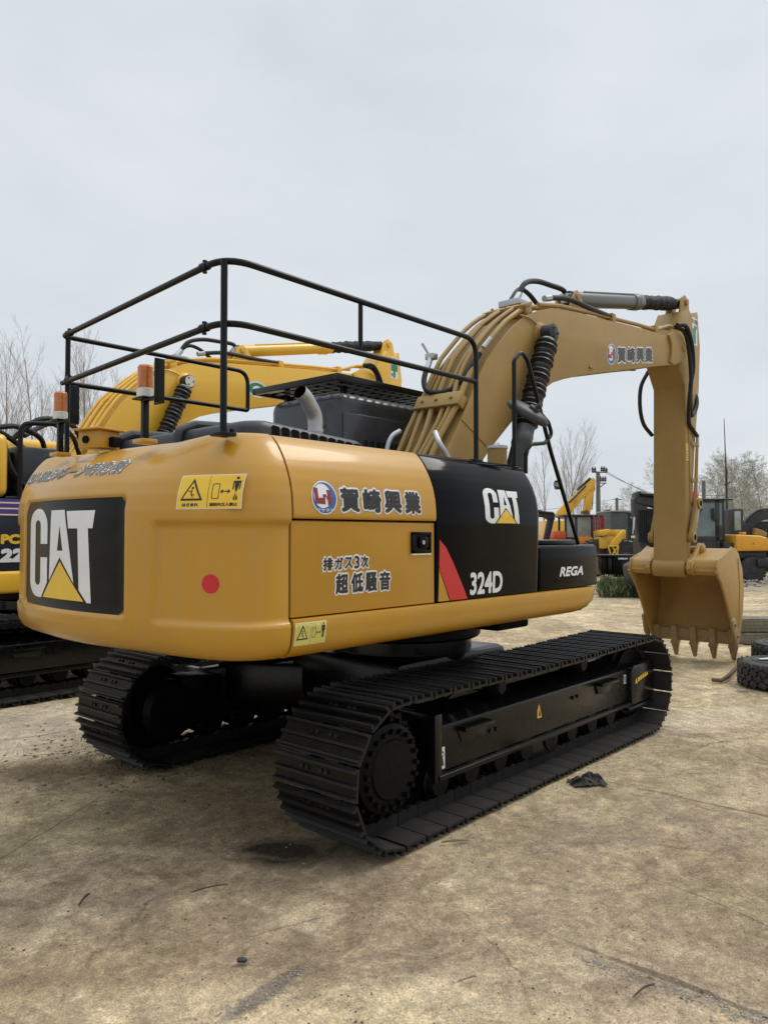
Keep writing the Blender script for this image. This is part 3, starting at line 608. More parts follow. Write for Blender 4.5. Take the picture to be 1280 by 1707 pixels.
def front_end(root, pm, bm_, boot2, barrel, decals=True, second=False):
    P = M[pm]
    bo = boom_mb().build('boom', P, root, 30)
    MB().tube([(.30, BY0 - .002, 2.86), (.80, BY0 - .002, 2.60)], .006, 6).build('weld_seam', P, bo)
    MB().tube([(2.75, BY0 - .001, 3.72), (2.78, BY0 - .02, 3.72)], .02, 8).build('stop_pin', P, bo)
    b = MB(); b.tube(spline([(1.28, BY0 - .006, 4.0), (1.45, BY0 - .012, 4.0), (1.6, BY0 - .014, 3.95), (1.66, BY0 - .03, 3.86)]), .008, 6)
    b.build('grease_line', P, bo)
    # steel oil pipes running up the back of the boom
    ny = [-.37, -.29, -.21, -.12, -.03, .05]
    for i, y in enumerate(ny):
        xa, xb = (-.05 - .02 * i, 1.62 + .05 * (i % 3))
        pts = []; k = 15
        for j in range(k + 1):
            x = xa + (xb - xa) * j / k; off = .055 + (.03 if i % 2 else 0) * smooth((x - .2) * 2); px, pz = back_at(x, off); pts.append((px, y + (.03 * sin(j * .9 + i) if j < 5 else 0), pz))
        q = back_at(xb + .14, .03); pts.append((q[0], y, q[1]))
        MB().tube(pts, .027 if i in (0, 3) else .023, 10).build('oil_pipe', P, bo)
    for (x, z) in ((.40, 3.02), (1.52, 4.08)):
        px, pz = back_at(x, .075); dx, dz = Vector(back_at(x + .03)) - Vector(back_at(x - .03)); a = atan2(dz, dx)
        mx = Matrix.Translation((px, 0, pz)) @ Matrix.Rotation(-a, 4, 'Y')
        b = MB(); b.box(-.075, .075, BY0 + .02, BY1 - .03, .0, .035, .006, mx=mx); b.box(-.06, .06, BY0 + .03, BY1 - .04, -.08, 0.0, .004, mx=mx)
        for y in (-.33, -.16, 0.0): b.cyl((0, y, .03), (0, y, .055), .016, n=6, mx=mx)
        b.build('pipe_clamp', P, bo, 30)
    # pipes along the top to the stick
    for y, o2 in ((BY0 + .06, .06), (BY0 + .16, .045), (BY1 - .08, .05)):
        pts = [(back_at(x, o2)[0], y, back_at(x, o2)[1]) for x in (1.75, 2.2, 2.8, 3.5, 4.2, 4.8)]
        pts += [(5.2, y, 4.70), (5.42, y - .04, 4.72)]
        MB().tube(fillet(pts, .1), .024, 10).build('oil_pipe', P, bo)
    for x in (3.45, 4.75):
        px, pz = back_at(x, .02); MB().box(px - .05, px + .05, BY0 + .02, BY0 + .22, pz - .03, pz + .09, .01).build('pipe_bracket', P, bo, 30)
    # rubber hoses
    H = [([(1.80, -.10, 4.36), (1.95, -.1, 4.55), (2.2, -.1, 4.64), (2.5, -.12, 4.66), (2.72, -.14, 4.66), (2.78, -.15, 4.6)], .03),
         ([(1.78, -.02, 4.33), (2.0, .0, 4.52), (2.2, 0, 4.52), (2.42, -.02, 4.40)], .026),
         ([(2.05, BY0 + .10, 4.37), (2.4, BY0 + .07, 4.43), (2.9, BY0 + .05, 4.43), (3.4, BY0 + .06, 4.45)], .03)]
    for pts, r in H: MB().tube(spline(pts), r, 10).build('hose', M['rubber'], bo)
    b = MB(); b.cyl((1.72, -.10, 4.27), (1.84, -.10, 4.41), .036, n=12); b.box(1.66, 1.9, -.2, .05, 4.25, 4.32, .01); b.build('hose_coupling', M['steel'], bo, 30)
    MB().cyl((1.95, BY0 + .11, 4.34), (2.06, BY0 + .10, 4.37), .034, n=12).build('hose_coupling', M['steel'], bo, 30)
    MB().box(2.72, 2.83, -.2, -.1, 4.5, 4.62, .015).build('hose_coupling', M['steel'], bo, 30)
    if not second:
        MB().tube(spline([(.66, -.40, 3.52), (.50, -.33, 3.28), (.42, -.22, 3.16), (.35, -.05, 3.16), (.36, .02, 3.26), (.42, .04, 3.40)]), .026, 10).build('hose', M['rubber'], bo)
        b = MB(); b.cyl((.43, .04, 3.40), (.50, .05, 3.52), .028, n=10); b.box(.47, .55, .0, .1, 3.5, 3.56, .01); b.cyl((.5, .07, 3.55), (.46, .12, 3.66), .012, n=8)
        b.build('hose_coupling', M['steel'], bo, 30); MB().cyl((.70, -.41, 3.58), (.78, -.44, 3.68), .022, n=8).build('hose_coupling', M['steel'], bo, 30)
        MB().tube(spline([(-.02, -.40, 2.72), (-.05, -.47, 2.62), (.0, -.52, 2.5), (.05, -.55, 2.36)]), .025, 10).build('hose', M['silver'], bo)
        MB().tube(spline([(.06, .06, 2.78), (-.03, .08, 2.72), (-.08, .09, 2.6), (-.08, .09, 2.4)]), .023, 10).build('hose', M['silver'], bo)
    # lift cylinders either side
    for s in (-1, 1):
        y = BYC + s * .41
        T = Vector((1.62, y, 3.86)); B0 = Vector((.62, y, 1.72)); d = (B0 - T).normalized(); Lc = (B0 - T).length
        b = MB(); bl = T + d * (Lc * .46)
        b.lathe([(.075, 0), (.092, .01), (.092, .1), (.098, .11), (.098, .2), (.09, .22), (.09, Lc * .54)], bl, B0, 26)
        b.lathe([(.085, 0), (.085, .14)], B0 + Vector((0, .07, 0)), B0 + Vector((0, -.07, 0)), 20)
        b.build('boom_cylinder', M[barrel], root)
        cy = [o for o in root.children if o.name.startswith('boom_cylinder')][-1]
        b = MB(); pr = []; n = 17; Lb = Lc * .46 - .10
        for k in range(n):
            h0 = Lb * k / n; w_ = 1 + .06 * sin(k * 2.1); pr += [(.085, h0), (.108 * w_, h0 + Lb / n * .35), (.110 * w_, h0 + Lb / n * .6), (.088, h0 + Lb / n * .92)]
        b.lathe([(.05, -.01)] + pr + [(.05, Lb + .02)], T + d * .10, B0, 24); b.build('dust_boot', M[boot2], cy, 50)
        b = MB(); b.lathe([(.06, 0), (.092, .012), (.092, .12), (.06, .135)], T + Vector((0, -.068, 0)), T + Vector((0, 1, 0)), 26); b.cyl(T, T + d * .12, .055); b.cyl(T + d * .085, T + d * .115, .075, mi=1)
        for q in range(3):
            a = q * 2.1; b.cyl(T + Vector((.05 * cos(a), s * .066, .05 * sin(a))), T + Vector((.05 * cos(a), s * .078, .05 * sin(a))), .012, n=6)
        b.cyl(T + Vector((0, s * .066, 0)), T + Vector((0, s * .072, 0)), .078 if second else .03, mi=2)
        b.build('rod_eye', [M['boot2'], M['steel'], M['lampwhite'] if second else M['boot2']], cy, 30)
    # arm cylinder on top of the boom
    A0 = Vector((2.80, BYC, 4.56)); A1 = Vector((6.17, BYC, 5.27)); d = (A1 - A0).normalized(); La = (A1 - A0).length
    bar = M['cylgrey'] if not second else P
    b = MB(); b.lathe([(.06, 0), (.098, .01), (.098, .12), (.094, .125), (.094, La * .50), (.108, La * .505), (.108, La * .53), (.112, La * .54), (.112, La * .555), (.102, La * .56), (.1, La * .585), (.05, La * .59)], A0, A1, 30)
    b.lathe([(.07, 0), (.07, .13)], A0 + Vector((-.0, .065, 0)), A0 + Vector((0, -1, 0)), 20)
    b.tube([A0 + d * .3 + Vector((0, -.05, .085)), A0 + d * (La * .5) + Vector((0, -.05, .09))], .012, 8)
    ac = b.build('arm_cylinder', bar, root)
    b = MB(); pr = []; n = 26; h0, h1 = La * .585, La * .97
    for k in range(n + 1):
        t = k / n; pr.append((.088 + .014 * rnd.random() + .008 * sin(k * 1.7) - .02 * (t > .85), (h1 - h0) * t))
    b.lathe([(.04, 0)] + pr + [(.04, h1 - h0)], A0 + d * h0, A1, 22)
    for v in range(len(b.v)): b.v[v] = (Vector(b.v[v]) + Vector((0, rnd.uniform(-.006, .006), rnd.uniform(-.007, .007))))[:]
    b.build('dust_boot', M['boot'], ac, 60)
    b = MB(); b.cyl(A1 - d * .12, A1, .05); b.lathe([(.075, 0), (.075, .12)], A1 + Vector((0, .06, 0)), A1 + Vector((0, -1, 0)), 20); b.build('rod_eye', P, ac)
    b = MB()                                               # lugs of the arm cylinder on the boom
    for y in (BYC - .115, BYC + .085): b.prism([(2.55, 4.27), (2.72, 4.58), (2.80, 4.65), (2.88, 4.6), (3.1, 4.33)], 'y', y, y + .03, .006)
    b.cyl((2.8, BYC - .14, 4.56), (2.8, BYC + .14, 4.56), .045, n=18, ch=.006); b.build('cylinder_lug', P, bo, 30)

    # stick
    SY0, SY1 = -.40, .06
    sp = [(5.70, 1.30), (5.71, 1.44), (5.74, 1.56), (5.80, 3.95), (5.52, 4.28), (5.50, 4.44), (5.60, 4.62), (5.98, 5.10), (6.06, 5.30), (6.17, 5.36), (6.28, 5.30), (6.33, 5.14), (6.42, 4.62), (6.35, 4.0), (6.12, 2.95), (6.0, 2.0), (5.91, 1.52), (5.88, 1.36), (5.83, 1.26), (5.76, 1.25)]
    b = MB(); body = [p for p in sp]
    b.prism(body[0:8] + [(6.2, 5.0)] + body[11:], 'y', SY0 + .0, SY1, .008)
    lug = [(5.85, 4.75), (5.98, 5.12), (6.06, 5.32), (6.17, 5.38), (6.29, 5.31), (6.34, 5.12), (6.3, 4.7)]
    for y in (BYC - .115, BYC + .08): b.prism(lug, 'y', y, y + .035, .006)
    b.cyl((6.17, BYC - .15, 5.27), (6.17, BYC + .15, 5.27), .05, n=18, ch=.006)
    b.lathe([(.09, 0), (.125, .01), (.125, SY1 - SY0 - .01), (.09, SY1 - SY0)], (5.775, SY0, 1.36), (5.775, 1, 1.36), 28)
    b.cyl((5.85, SY0 - .02, 1.80), (5.85, SY1 + .02, 1.80), .06, n=20)
    # raised doubler plates on the side
    b.prism([(5.90, 3.30), (5.92, 3.72), (6.0, 3.62), (6.1, 3.0), (6.02, 2.5), (5.98, 2.3), (5.93, 2.3)], 'y', SY0 - .012, SY0 + .002, .004)
    for z in (3.15, 2.62): b.box(5.95, 6.24 - (3.15 - z) * .1, SY0 - .035, SY0, z - .03, z + .03, .005)
    b.box(5.78, 5.82, SY0 - .004, SY1 + .004, 1.44, 1.50, .004)
    st = b.build('stick', P, root, 30)
    MB().tube(fillet([(6.17, SY0 - .03, 3.3), (6.10, SY0 - .03, 2.85), (6.05, SY0 - .03, 2.45), (5.96, SY0 - .03, 2.0)], .1), .016, 8).build('oil_pipe', P, st)
    MB().tube(fillet([(6.20, SY0 - .03, 3.3), (6.13, SY0 - .03, 2.6), (6.05, SY0 - .03, 2.1)], .1), .014, 8).build('oil_pipe', P, st)
    b = MB(); b.cyl((6.06, SY0 - .05, 2.18), (6.02, SY0 - .05, 2.02), .03, n=10); b.cyl((6.02, SY0 - .05, 2.02), (6.01, SY0 - .05, 1.94), .024, n=10); b.build('hose_coupling', M['steel'], st, 30); MB().cyl((6.19, SY0 - .03, 3.28), (6.17, SY0 - .03, 3.14), .024, n=10).build('hose_coupling', M['steel'], st, 30)
    for pts, r in (([(5.30, BY0 - .03, 4.72), (5.48, BY0 - .09, 4.72), (5.66, BY0 - .10, 4.50), (5.76, BY0 - .08, 4.2), (5.74, BY0 - .05, 3.95), (5.78, BY0 - .03, 3.68), (5.95, SY0 - .04, 3.55), (6.15, SY0 - .03, 3.7), (6.24, SY0, 3.86), (6.28, SY0 + .05, 3.92)], .03),
                   ([(5.32, BY0 + .04, 4.72), (5.52, BY0 - .05, 4.66), (5.64, BY0 - .07, 4.4), (5.70, BY0 - .07, 4.0), (5.68, BY0 - .05, 3.75), (5.82, SY0 - .04, 3.45), (6.0, SY0 - .04, 3.34), (6.17, SY0 - .03, 3.28)], .028),
                   ([(5.80, BY1 + .02, 4.25), (5.62, BY1 + .06, 4.0), (5.55, BY1 + .05, 3.7), (5.62, BY1 + .03, 3.45), (5.85, BY1, 3.3)], .028)):
        MB().tube(spline(pts), r, 10).build('hose', M['rubber'], st)
    if decals or second:
        fn = lambda a, z, h: (a, SY0 - .001 - h, z)
        b = MB(); put_poly(b, [(6.10, 4.62), (6.30, 4.62), (6.30, 5.02), (6.10, 5.02)], fn, 0, .001)
        if second:
            put_poly(b, [(6.17, 4.64), (6.23, 4.64), (6.23, 5.0), (6.17, 5.0)], fn, 1, .002); put_poly(b, [(6.11, 4.76), (6.29, 4.76), (6.29, 4.88), (6.11, 4.88)], fn, 1, .0024)
            put_poly(b, [(6.12, 4.66), (6.16, 4.66), (6.16, 4.72), (6.12, 4.72)], fn, 1, .002)
        else:
            put_poly(b, [(6.11, 4.64), (6.245, 4.64), (6.245, 4.86), (6.29, 4.86), (6.29, 4.91), (6.17, 4.91), (6.17, 4.86), (6.11, 4.86)], fn, 1, .002)
            for i, ch in enumerate('安全第一'):
                x = 6.125 + (i % 2) * .1; z = 4.935 - (i // 2) * .0
                put_text(b, ch, 6.105 + i * .05, 6.145 + i * .05, 4.93, 5.0, fn, .02, 0, 2, .002)
        b.build('safety_sticker', [M['white'], M['green'], M['decalblack']], st, 0)
    if decals:
        fn = lambda a, z, h: (a, SY0 - .001 - h, z)
        b = MB(); put_poly(b, [(5.81, 2.90), (5.885, 2.90), (5.885, 3.14), (5.81, 3.14)], fn, 0, .001)
        put_poly(b, [(5.82, 3.02), (5.875, 3.02), (5.848, 3.11)], fn, 1, .002); put_poly(b, [(5.83, 3.035), (5.865, 3.035), (5.848, 3.085)], fn, 0, .003)
        for k in range(3): put_poly(b, [(5.82, 2.92 + k * .03), (5.87, 2.92 + k * .03), (5.87, 2.935 + k * .03), (5.82, 2.935 + k * .03)], fn, 1, .002)
        b.build('warning_sticker', [M['stickyel'], M['decalblack']], st, 0)
    # bucket cylinder on the far face of the stick, and the bucket linkage
    C0 = Vector((6.48, BYC, 4.05)); C1 = Vector((6.09, BYC, 2.29)); d = (C1 - C0).normalized(); Lc = (C1 - C0).length
    b = MB(); b.lathe([(.05, 0), (.075, .01), (.078, Lc * .68), (.088, Lc * .69), (.088, Lc * .74), (.04, Lc * .745)], C0, C1, 24); b.lathe([(.07, 0), (.07, .14)], C0 + Vector((0, .07, 0)), C0 + Vector((0, -1, 0)), 20)
    for y in (BYC - .12, BYC + .09): b.prism([(6.3, 3.8), (6.28, 4.3), (6.44, 4.2), (6.54, 4.08), (6.5, 3.98)], 'y', y, y + .03, .005)
    bc = b.build('bucket_cylinder', P, root)
    MB().cyl(C1 - d * (Lc * .27), C1, .042).build('rod', M['chrome'], bc)
    b = MB(); G = (6.09, 2.29); K = (6.145, 1.62); S = (5.85, 1.80)
    def link(a, c, y0, y1, r, wd):
        a, c = Vector(a), Vector(c); dd = (c - a).normalized(); nn = Vector((-dd.y, dd.x))
        pl = [(a + Vector((cos(t), sin(t))) * r)[:] for t in [atan2(nn.y, nn.x) + pi * k / 8 for k in range(9)]] + [(c + Vector((cos(t), sin(t))) * r)[:] for t in [atan2(-nn.y, -nn.x) + pi * k / 8 for k in range(9)]]
        b.prism(pl, 'y', y0, y1, .006)
    for y in (SY0 - .075, SY1 + .025): link(S, G, y, y + .05, .075, .1)
    link(G, K, BYC - .11, BYC + .11, .075, .1)
    for p, r in ((S, .05), (G, .05)):
        b.cyl((p[0], SY0 - .10, p[1]), (p[0], SY1 + .10, p[1]), r, n=20, ch=.006)
        for y, y2 in ((SY0 - .075, SY0 - .10), (SY1 + .075, SY1 + .1)): b.cyl((p[0], y, p[1]), (p[0], y2, p[1]), r + .03, n=20, ch=.006)
    b.build('bucket_linkage', P, root, 30)
    # bucket
    KY0, KY1 = -.84, .42
    Q = M[bm_]
    shell = spline([(5.73, 1.36), (5.77, 1.475), (5.95, 1.525), (6.35, 1.64), (6.62, 1.555), (6.79, 1.33), (6.845, 1.05), (6.80, .74), (6.70, .46), (6.60, .27)][0:] if False else [(x, 0, z) for x, z in [(5.72, 1.33), (5.765, 1.47), (5.95, 1.53), (6.35, 1.64), (6.62, 1.555), (6.79, 1.33), (6.845, 1.05), (6.80, .74), (6.70, .48), (6.60, .30)]], 6)
    sh = [(p.x, p.z) for p in shell]; ins = []
    for i, p in enumerate(sh):
        a, c = Vector(sh[max(i - 1, 0)]), Vector(sh[min(i + 1, len(sh) - 1)]); t = (c - a).normalized(); ins.append((p[0] + t.y * .028, p[1] - t.x * .028))
    b = MB()
    b.prism(sh + ins[::-1], 'y', KY0 + .02, KY1 - .02, 0)
    b.lathe([(.05, 0), (.105, 0), (.105, KY1 - KY0 - .04), (.05, KY1 - KY0 - .04)], (5.83, KY0 + .02, 1.375), (5.83, 1, 1.375), 30)
    b.prism([(5.80, 1.28), (5.86, 1.45), (6.0, 1.50), (5.92, 1.30)], 'y', KY0 + .02, KY1 - .02, 0)
    ce = MB(); ce.prism([(6.555, .42), (6.60, .42), (6.585, .25), (6.555, .235)], 'y', KY0 + .03, KY1 - .03, .006)
    side = [(5.70, 1.40), (5.75, 1.49), (5.9, 1.53), (6.12, 1.575), (6.35, 1.665), (6.5, 1.64), (6.64, 1.57), (6.81, 1.34), (6.87, 1.05), (6.825, .735), (6.72, .45), (6.62, .27), (6.54, .24), (6.46, .32), (6.32, .54), (6.134, .837), (6.0, 1.03), (5.85, 1.19), (5.75, 1.27), (5.70, 1.33)]
    for y in (KY0, KY1 - .028): b.prism(side, 'y', y, y + .028, .006)
    rim = [(5.70, 1.33), (5.75, 1.27), (5.85, 1.19), (6.0, 1.03), (6.134, .837), (6.32, .54), (6.46, .32)]
    for y in (KY0 + .008, KY1 - .008): b.tube([(p[0], y, p[1]) for p in rim], .02, 8)
    wear = [(6.35, 1.2), (6.62, 1.2), (6.70, .95), (6.62, .5), (6.5, .4)]
    b.tube([(6.60, KY0 - .002, 1.5), (6.66, KY0 - .002, 1.1), (6.62, KY0 - .002, .6), (6.5, KY0 - .002, .35)], .008, 6)
    for y in (SY0 - .09, SY1 + .03):                                    # ears carrying the pins
        b.prism([(5.72, 1.28), (5.66, 1.36), (5.70, 1.46), (5.86, 1.52), (6.04, 1.66), (6.12, 1.72), (6.22, 1.68), (6.24, 1.60), (6.2, 1.5), (5.9, 1.38), (5.85, 1.28)], 'y', y, y + .06, .008)
    for p, r in (((5.775, 1.36), .06), ((6.145, 1.62), .055)):
        b.cyl((p[0], SY0 - .13, p[1]), (p[0], SY1 + .13, p[1]), r, n=20, ch=.006)
        for y, y2 in ((SY0 - .09, SY0 - .115), (SY1 + .09, SY1 + .115)): b.cyl((p[0], y, p[1]), (p[0], y2, p[1]), r + .04, n=20, ch=.006)
    bk = b.build('bucket', Q, root, 32); ce.build('cutting_edge', M['worn'] if not second else P, bk, 30)
    for y in [KY0 + .07 + k * (KY1 - KY0 - .14) / 4 for k in range(5)]:
        b = MB(); mx = Matrix.Translation((6.56, y, .27)) @ Matrix.Rotation(radians(-9), 4, 'Y')
        def wedge(z0, z1, w0, w1, t0, t1, bev=.006):
            bb = bmesh.new(); V = [bb.verts.new((sx * t, sy * w_, z)) for z, w_, t in ((z0, w0 / 2, t0 / 2), (z1, w1 / 2, t1 / 2)) for sx, sy in ((-1, -1), (1, -1), (1, 1), (-1, 1))]
            for f in ((0, 1, 2, 3), (4, 5, 6, 7), (0, 1, 5, 4), (1, 2, 6, 5), (2, 3, 7, 6), (3, 0, 4, 7)): bb.faces.new([V[i] for i in f])
            bmesh.ops.recalc_face_normals(bb, faces=bb.faces[:]); bmesh.ops.bevel(bb, geom=bb.edges[:], offset=bev, segments=2, affect='EDGES'); b.bm(bb, 0, mx)
        wedge(-.06, .20, .10, .085, .11, .06); wedge(-.09, -.03, .118, .118, .125, .125, .012); wedge(-.275, -.07, .05, .105, .03, .11, .012)
        b.build('bucket_tooth', M['worn'] if not second else P, bk, 30)
    for y, s in ((KY0, -1), (KY1, 1)):
        b = MB(); b.prism([(6.22, .62), (6.34, .66), (6.50, .40), (6.46, .20), (6.40, .14), (6.36, .30), (6.30, .36)], 'y', y + s * .002, y + s * .035, .006)
        for p in ((6.33, .55), (6.42, .38)): b.cyl((p[0], y + s * .03, p[1]), (p[0], y + s * .06, p[1]), .02, n=6)
        b.build('side_cutter', M['worn'] if not second else P, bk, 30)
    return bo, st, bk

# ------------------------------------------------------------------ the tan excavator
RV = Vector((sin(TH), -cos(TH), 0)); FV = Vector((cos(TH), sin(TH), 0))
def s_top(z): return lerp_tab(z, [(1.98, 0), (2.06, .04), (2.14, .15), (2.21, .31), (2.27, .5), (2.33, .74), (2.365, .93), (2.385, 1.06), (2.395, 1.22)])
def s_bot(z): return lerp_tab(z, [(1.185, 1.2), (1.188, .85), (1.2, .56), (1.22, .32), (1.26, .12), (1.32, .03), (1.40, 0)])
W0, R0, SEAM = 1.37, 3.07, -2.505
def side_y(z): return -(W0 - .165 * s_top(z) - .10 * s_bot(z))
def cw_params(z):
    iy = .165 * s_top(z) + .11 * s_bot(z); ir = .36 * s_top(z) + .20 * s_bot(z)
    W, Rc = W0 - iy, R0 - iy; rf = .32 - .7 * iy; yc = W - rf; cc = Rc - rf; xc = -sqrt(cc * cc - yc * yc); th = asin(yc / cc)
    return iy, ir, W, Rc, rf, yc, xc, th
def cw_R(z, a):
    iy, ir, W, Rc, rf, yc, xc, th = cw_params(z); return Rc - (ir - iy) * smooth((th - abs(a)) / (.6 * th))
def cw_pt(y, z, h):
    """point on the rear face at sideways position y and height z, lifted h off it"""
    r = R0
    for _ in range(3):
        a = asin(max(-.99, min(.99, y / r))); r = cw_R(z, a)
    a = asin(max(-.99, min(.99, y / r))); d = cw_rec(r, y, z)
    return (-(r - d + h) * cos(a), (r - d + h) * sin(a), z)
def band(v, a, b, w_): return smooth((v - a) / w_) * smooth((b - v) / w_)
def cw_rec(r, y, z):
    d = .022 * band(y, -.585, .745, .03) * band(z, 1.385, 2.075, .03)
    if y < 0: d = max(d, .024 * smooth((-.77 - y) / .05) * band(z, 1.365, 1.925, .035))
    else: d = max(d, .024 * smooth((y - .93) / .05) * band(z, 1.365, 1.925, .035))
    return d
def counterweight_mb():
    zs = sorted(set([1.185, 1.187, 1.19, 1.195, 1.2, 1.21, 1.22, 1.24, 1.26, 1.29] + [1.32 + .012 * i for i in range(67)] + [2.12 + .02 * i for i in range(12)] + [2.35, 2.365, 2.375, 2.385, 2.392, 2.395]))
    rows = []
    for z in zs:
        iy, ir, W, Rc, rf, yc, xc, th = cw_params(z); row = []
        rec = .024 * band(z, 1.365, 1.925, .035)
        for i in range(4): row.append((SEAM + (xc - SEAM) * i / 4, -(W - rec), z))
        for i in range(14):
            a = pi / 2 + (th - pi / 2) * i / 14; row.append((xc - (rf - rec) * cos(a), -yc - (rf - rec) * sin(a), z))
        n = 170
        for i in range(n + 1):
            a = th - 2 * th * i / n; r = cw_R(z, a); y = -r * sin(a); d = cw_rec(r, y, z); row.append((-(r - d) * cos(a), -(r - d) * sin(a), z))
        for i in range(1, 15):
            a = th + (pi / 2 - th) * i / 14; row.append((xc - (rf - rec) * cos(a), yc + (rf - rec) * sin(a), z))
        for i in range(1, 5): row.append((xc + (SEAM - xc) * i / 4, W - rec, z))
        rows.append(row)
    b = MB(); b.grid(rows)
    n = len(rows[0]); top = rows[-1]; base = rows[0]
    # crowned lid and flat underside, closed towards the engine bay
    lid = []
    for k in range(7):
        t = k / 6; lid.append([(p[0] + (SEAM + .02 - p[0]) * t, p[1], p[2] + .022 * sin(pi / 2 * t) * max(0, 1 - (p[1] / 1.2) ** 2)) for p in top])
    b.grid(lid); b.grid([base, [(SEAM + .02, p[1], p[2]) for p in base]])
    return b
def main_excavator():
    root = empty('crawler_excavator'); tag(root, 'tan yellow crawler excavator with gloss black side panel and black handrails', 'excavator')
    undercarriage(root)
    T, BL = M['tan'], M['black']
    # frame under the house
    b = MB(); b.box(-2.45, 1.15, -1.18, 1.18, 1.20, 1.50, .02); b.box(-2.48, -1.2, -1.22, 1.22, 1.45, 2.2, .02); b.box(-.6, .8, -.62, .32, 1.45, 1.7, .02)
    b.box(-.9, -.3, -1.0, -.55, 1.12, 1.22, .02); b.box(-.2, .25, -1.15, -.9, 1.1, 1.22, .02)
    b.build('upper_frame', M['dark'], root)
    cw = counterweight_mb().build('counterweight', T, root, 40)
    # rear logo panel, let into the recess
    fn = lambda a, z, h: cw_pt(-a, z, h)
    b = MB(); P = rrect(-.725, .565, 1.405, 2.055, .045)
    n1, n2 = 40, 20
    rows = []
    for j in range(n2 + 1):
        z = 1.405 + .65 * j / n2; ins = 0
        dz = min(z - 1.405, 2.055 - z)
        ins = .045 - sqrt(max(0, .045 ** 2 - (.045 - dz) ** 2)) if dz < .045 else 0
        rows.append([fn(-.725 + ins + (1.29 - 2 * ins) * i / n1, z, .003) for i in range(n1 + 1)])
    b.grid(rows); put_logo(b, lambda a, z, h: fn(a, z, .003 + h), -.625, .305, 1.455, 2.01, .06, 1, 2)
    b.build('logo_panel', [M['panelblack'], M['white'], M['decalyel']], cw, 40)
    b = MB(); s = '立入禁止クレーン時危険'; nch = len(s); x0, x1 = -1.03, .41; wch = (x1 - x0) / nch
    for i, ch in enumerate(s):
        q = dict(x0=x0 + wch * (i + .06), x1=x0 + wch * (i + .94), y0=2.195, y1=2.285)
        if ch == 'ー': q['y0'], q['y1'] = 2.232, 2.246
        put_text(b, ch, q['x0'], q['x1'], q['y0'], q['y1'], fn, .10, 0, 0, .005, .022); put_text(b, ch, q['x0'] + .008, q['x1'] - .008, q['y0'] + .005 * (ch != 'ー'), q['y1'] - .005 * (ch != 'ー'), fn, .02, 0, 1, .0085, .022)
    b.build('lettering', [M['white'], M['decalgrey']], cw, 0)
    b = MB(); put_warning(b, fn, .935, 1.30, 1.978, 2.158, 0, 1, 2, ('はさまれ', '旋回内立入禁止'))
    b.build('warning_sticker', [M['stickyel'], M['decalblack'], M['cream']], cw, 0)
    b = MB(); put_poly(b, ell(1.125, 1.592, .05, .05, 32), fn, 0, .001, .04); b.build('red_dot', M['red'], cw, 0)
    # engine door (lower) and hood panel (upper) with one rounded section
    x0, x1 = -2.492, -1.258
    b = MB()
    pan = [(-1.35, 1.405), (-1.35, 1.905), (-1.352, 1.918), (-1.335, 1.925), (-1.28, 1.925), (-1.28, 1.405)]
    b.prism(pan, 'x', x0, x1, .004)
    door = b.build('engine_door', T, root, 30)
    b = MB(); xa, xb, za, zb = -1.497, -1.303, 1.728, 1.862
    put_latch = [((xa, xb, za, za + .02)), ((xa, xb, zb - .02, zb)), ((xa, xa + .02, za, zb)), ((xb - .02, xb, za, zb))]
    for q in put_latch: b.box(q[0], q[1], -1.364, -1.345, q[2], q[3], .003)
    b.box(xa + .02, xb - .02, -1.353, -1.348, za + .02, zb - .02, 0); b.box(xa + .07, xb - .03, -1.366, -1.35, za + .035, zb - .03, .006)
    b.cyl((xa + .105, -1.366, za + .068), (xa + .105, -1.372, za + .068), .014, n=14, mi=1); b.box(xa, xb, -1.362, -1.349, za - .013, za - .002, .003, mi=2)
    b.build('door_latch', [BL, M['steel'], M['cream']], door, 30)
    fd = lambda a, z, h: (a, -1.3505 - h, z)
    b = MB()
    for s, xa, xb, za, zb in (('排', -2.262, -2.178, 1.642, 1.722), ('ガ', -2.172, -2.098, 1.645, 1.722), ('ス', -2.094, -2.02, 1.648, 1.722), ('3', -2.014, -1.962, 1.646, 1.728), ('次', -1.958, -1.885, 1.65, 1.726),
                              ('超', -2.165, -2.055, 1.507, 1.63), ('低', -2.04, -1.93, 1.508, 1.63), ('騒', -1.92, -1.81, 1.508, 1.63), ('音', -1.798, -1.69, 1.508, 1.63)):
        e = .006; put_text(b, s, xa - e, xb + e, za - e, zb + e, fd, .1, 0, 0, .0006); put_text(b, s, xa + .004, xb - .004, za + .004, zb - .004, fd, .038, 0, 1, .0025)
    b.build('lettering', [M['white'], M['decalblack']], door, 0)
    zz = [1.932, 1.936, 1.945] + [1.96 + .018 * i for i in range(24)] + [2.39]
    up = [(side_y(1.945) + .014, 1.931), (side_y(1.945) + .004, 1.934)] + [(side_y(z), z) for z in zz[2:]] + [(-1.1, 2.398), (-.9, 2.404), (-.72, 2.406), (-.72, 2.36), (-1.1, 2.34), (-1.22, 2.2), (-1.29, 1.96)]
    hp = MB().prism(up, 'x', x0, x1, .003, seg=1).build('hood_panel', T, root, 30)
    fu = lambda a, z, h: (a, side_y(z) - .001 - h, z)
    b = MB(); put_emblem(b, fu, -2.262, 2.05, .098, .094, 0, 1, 2, .05)
    put_text(b, 'マサタヤ', -2.33, -2.2, 1.972, 1.990, fu, .02, 0, 0, .006)
    b.build('emblem', [M['white'], M['blue'], M['darkred']], hp, 0)
    b = MB()
    for i, ch in enumerate('賀崎興業'):
        xa = -2.142 + i * .187; e = .008
        put_text(b, ch, xa - e, xa + .165 + e, 1.972 - e, 2.118 + e, fu, .105, 0, 0, .0006); put_text(b, ch, xa + .004, xa + .161, 1.975, 2.115, fu, .05, 0, 1, .003)
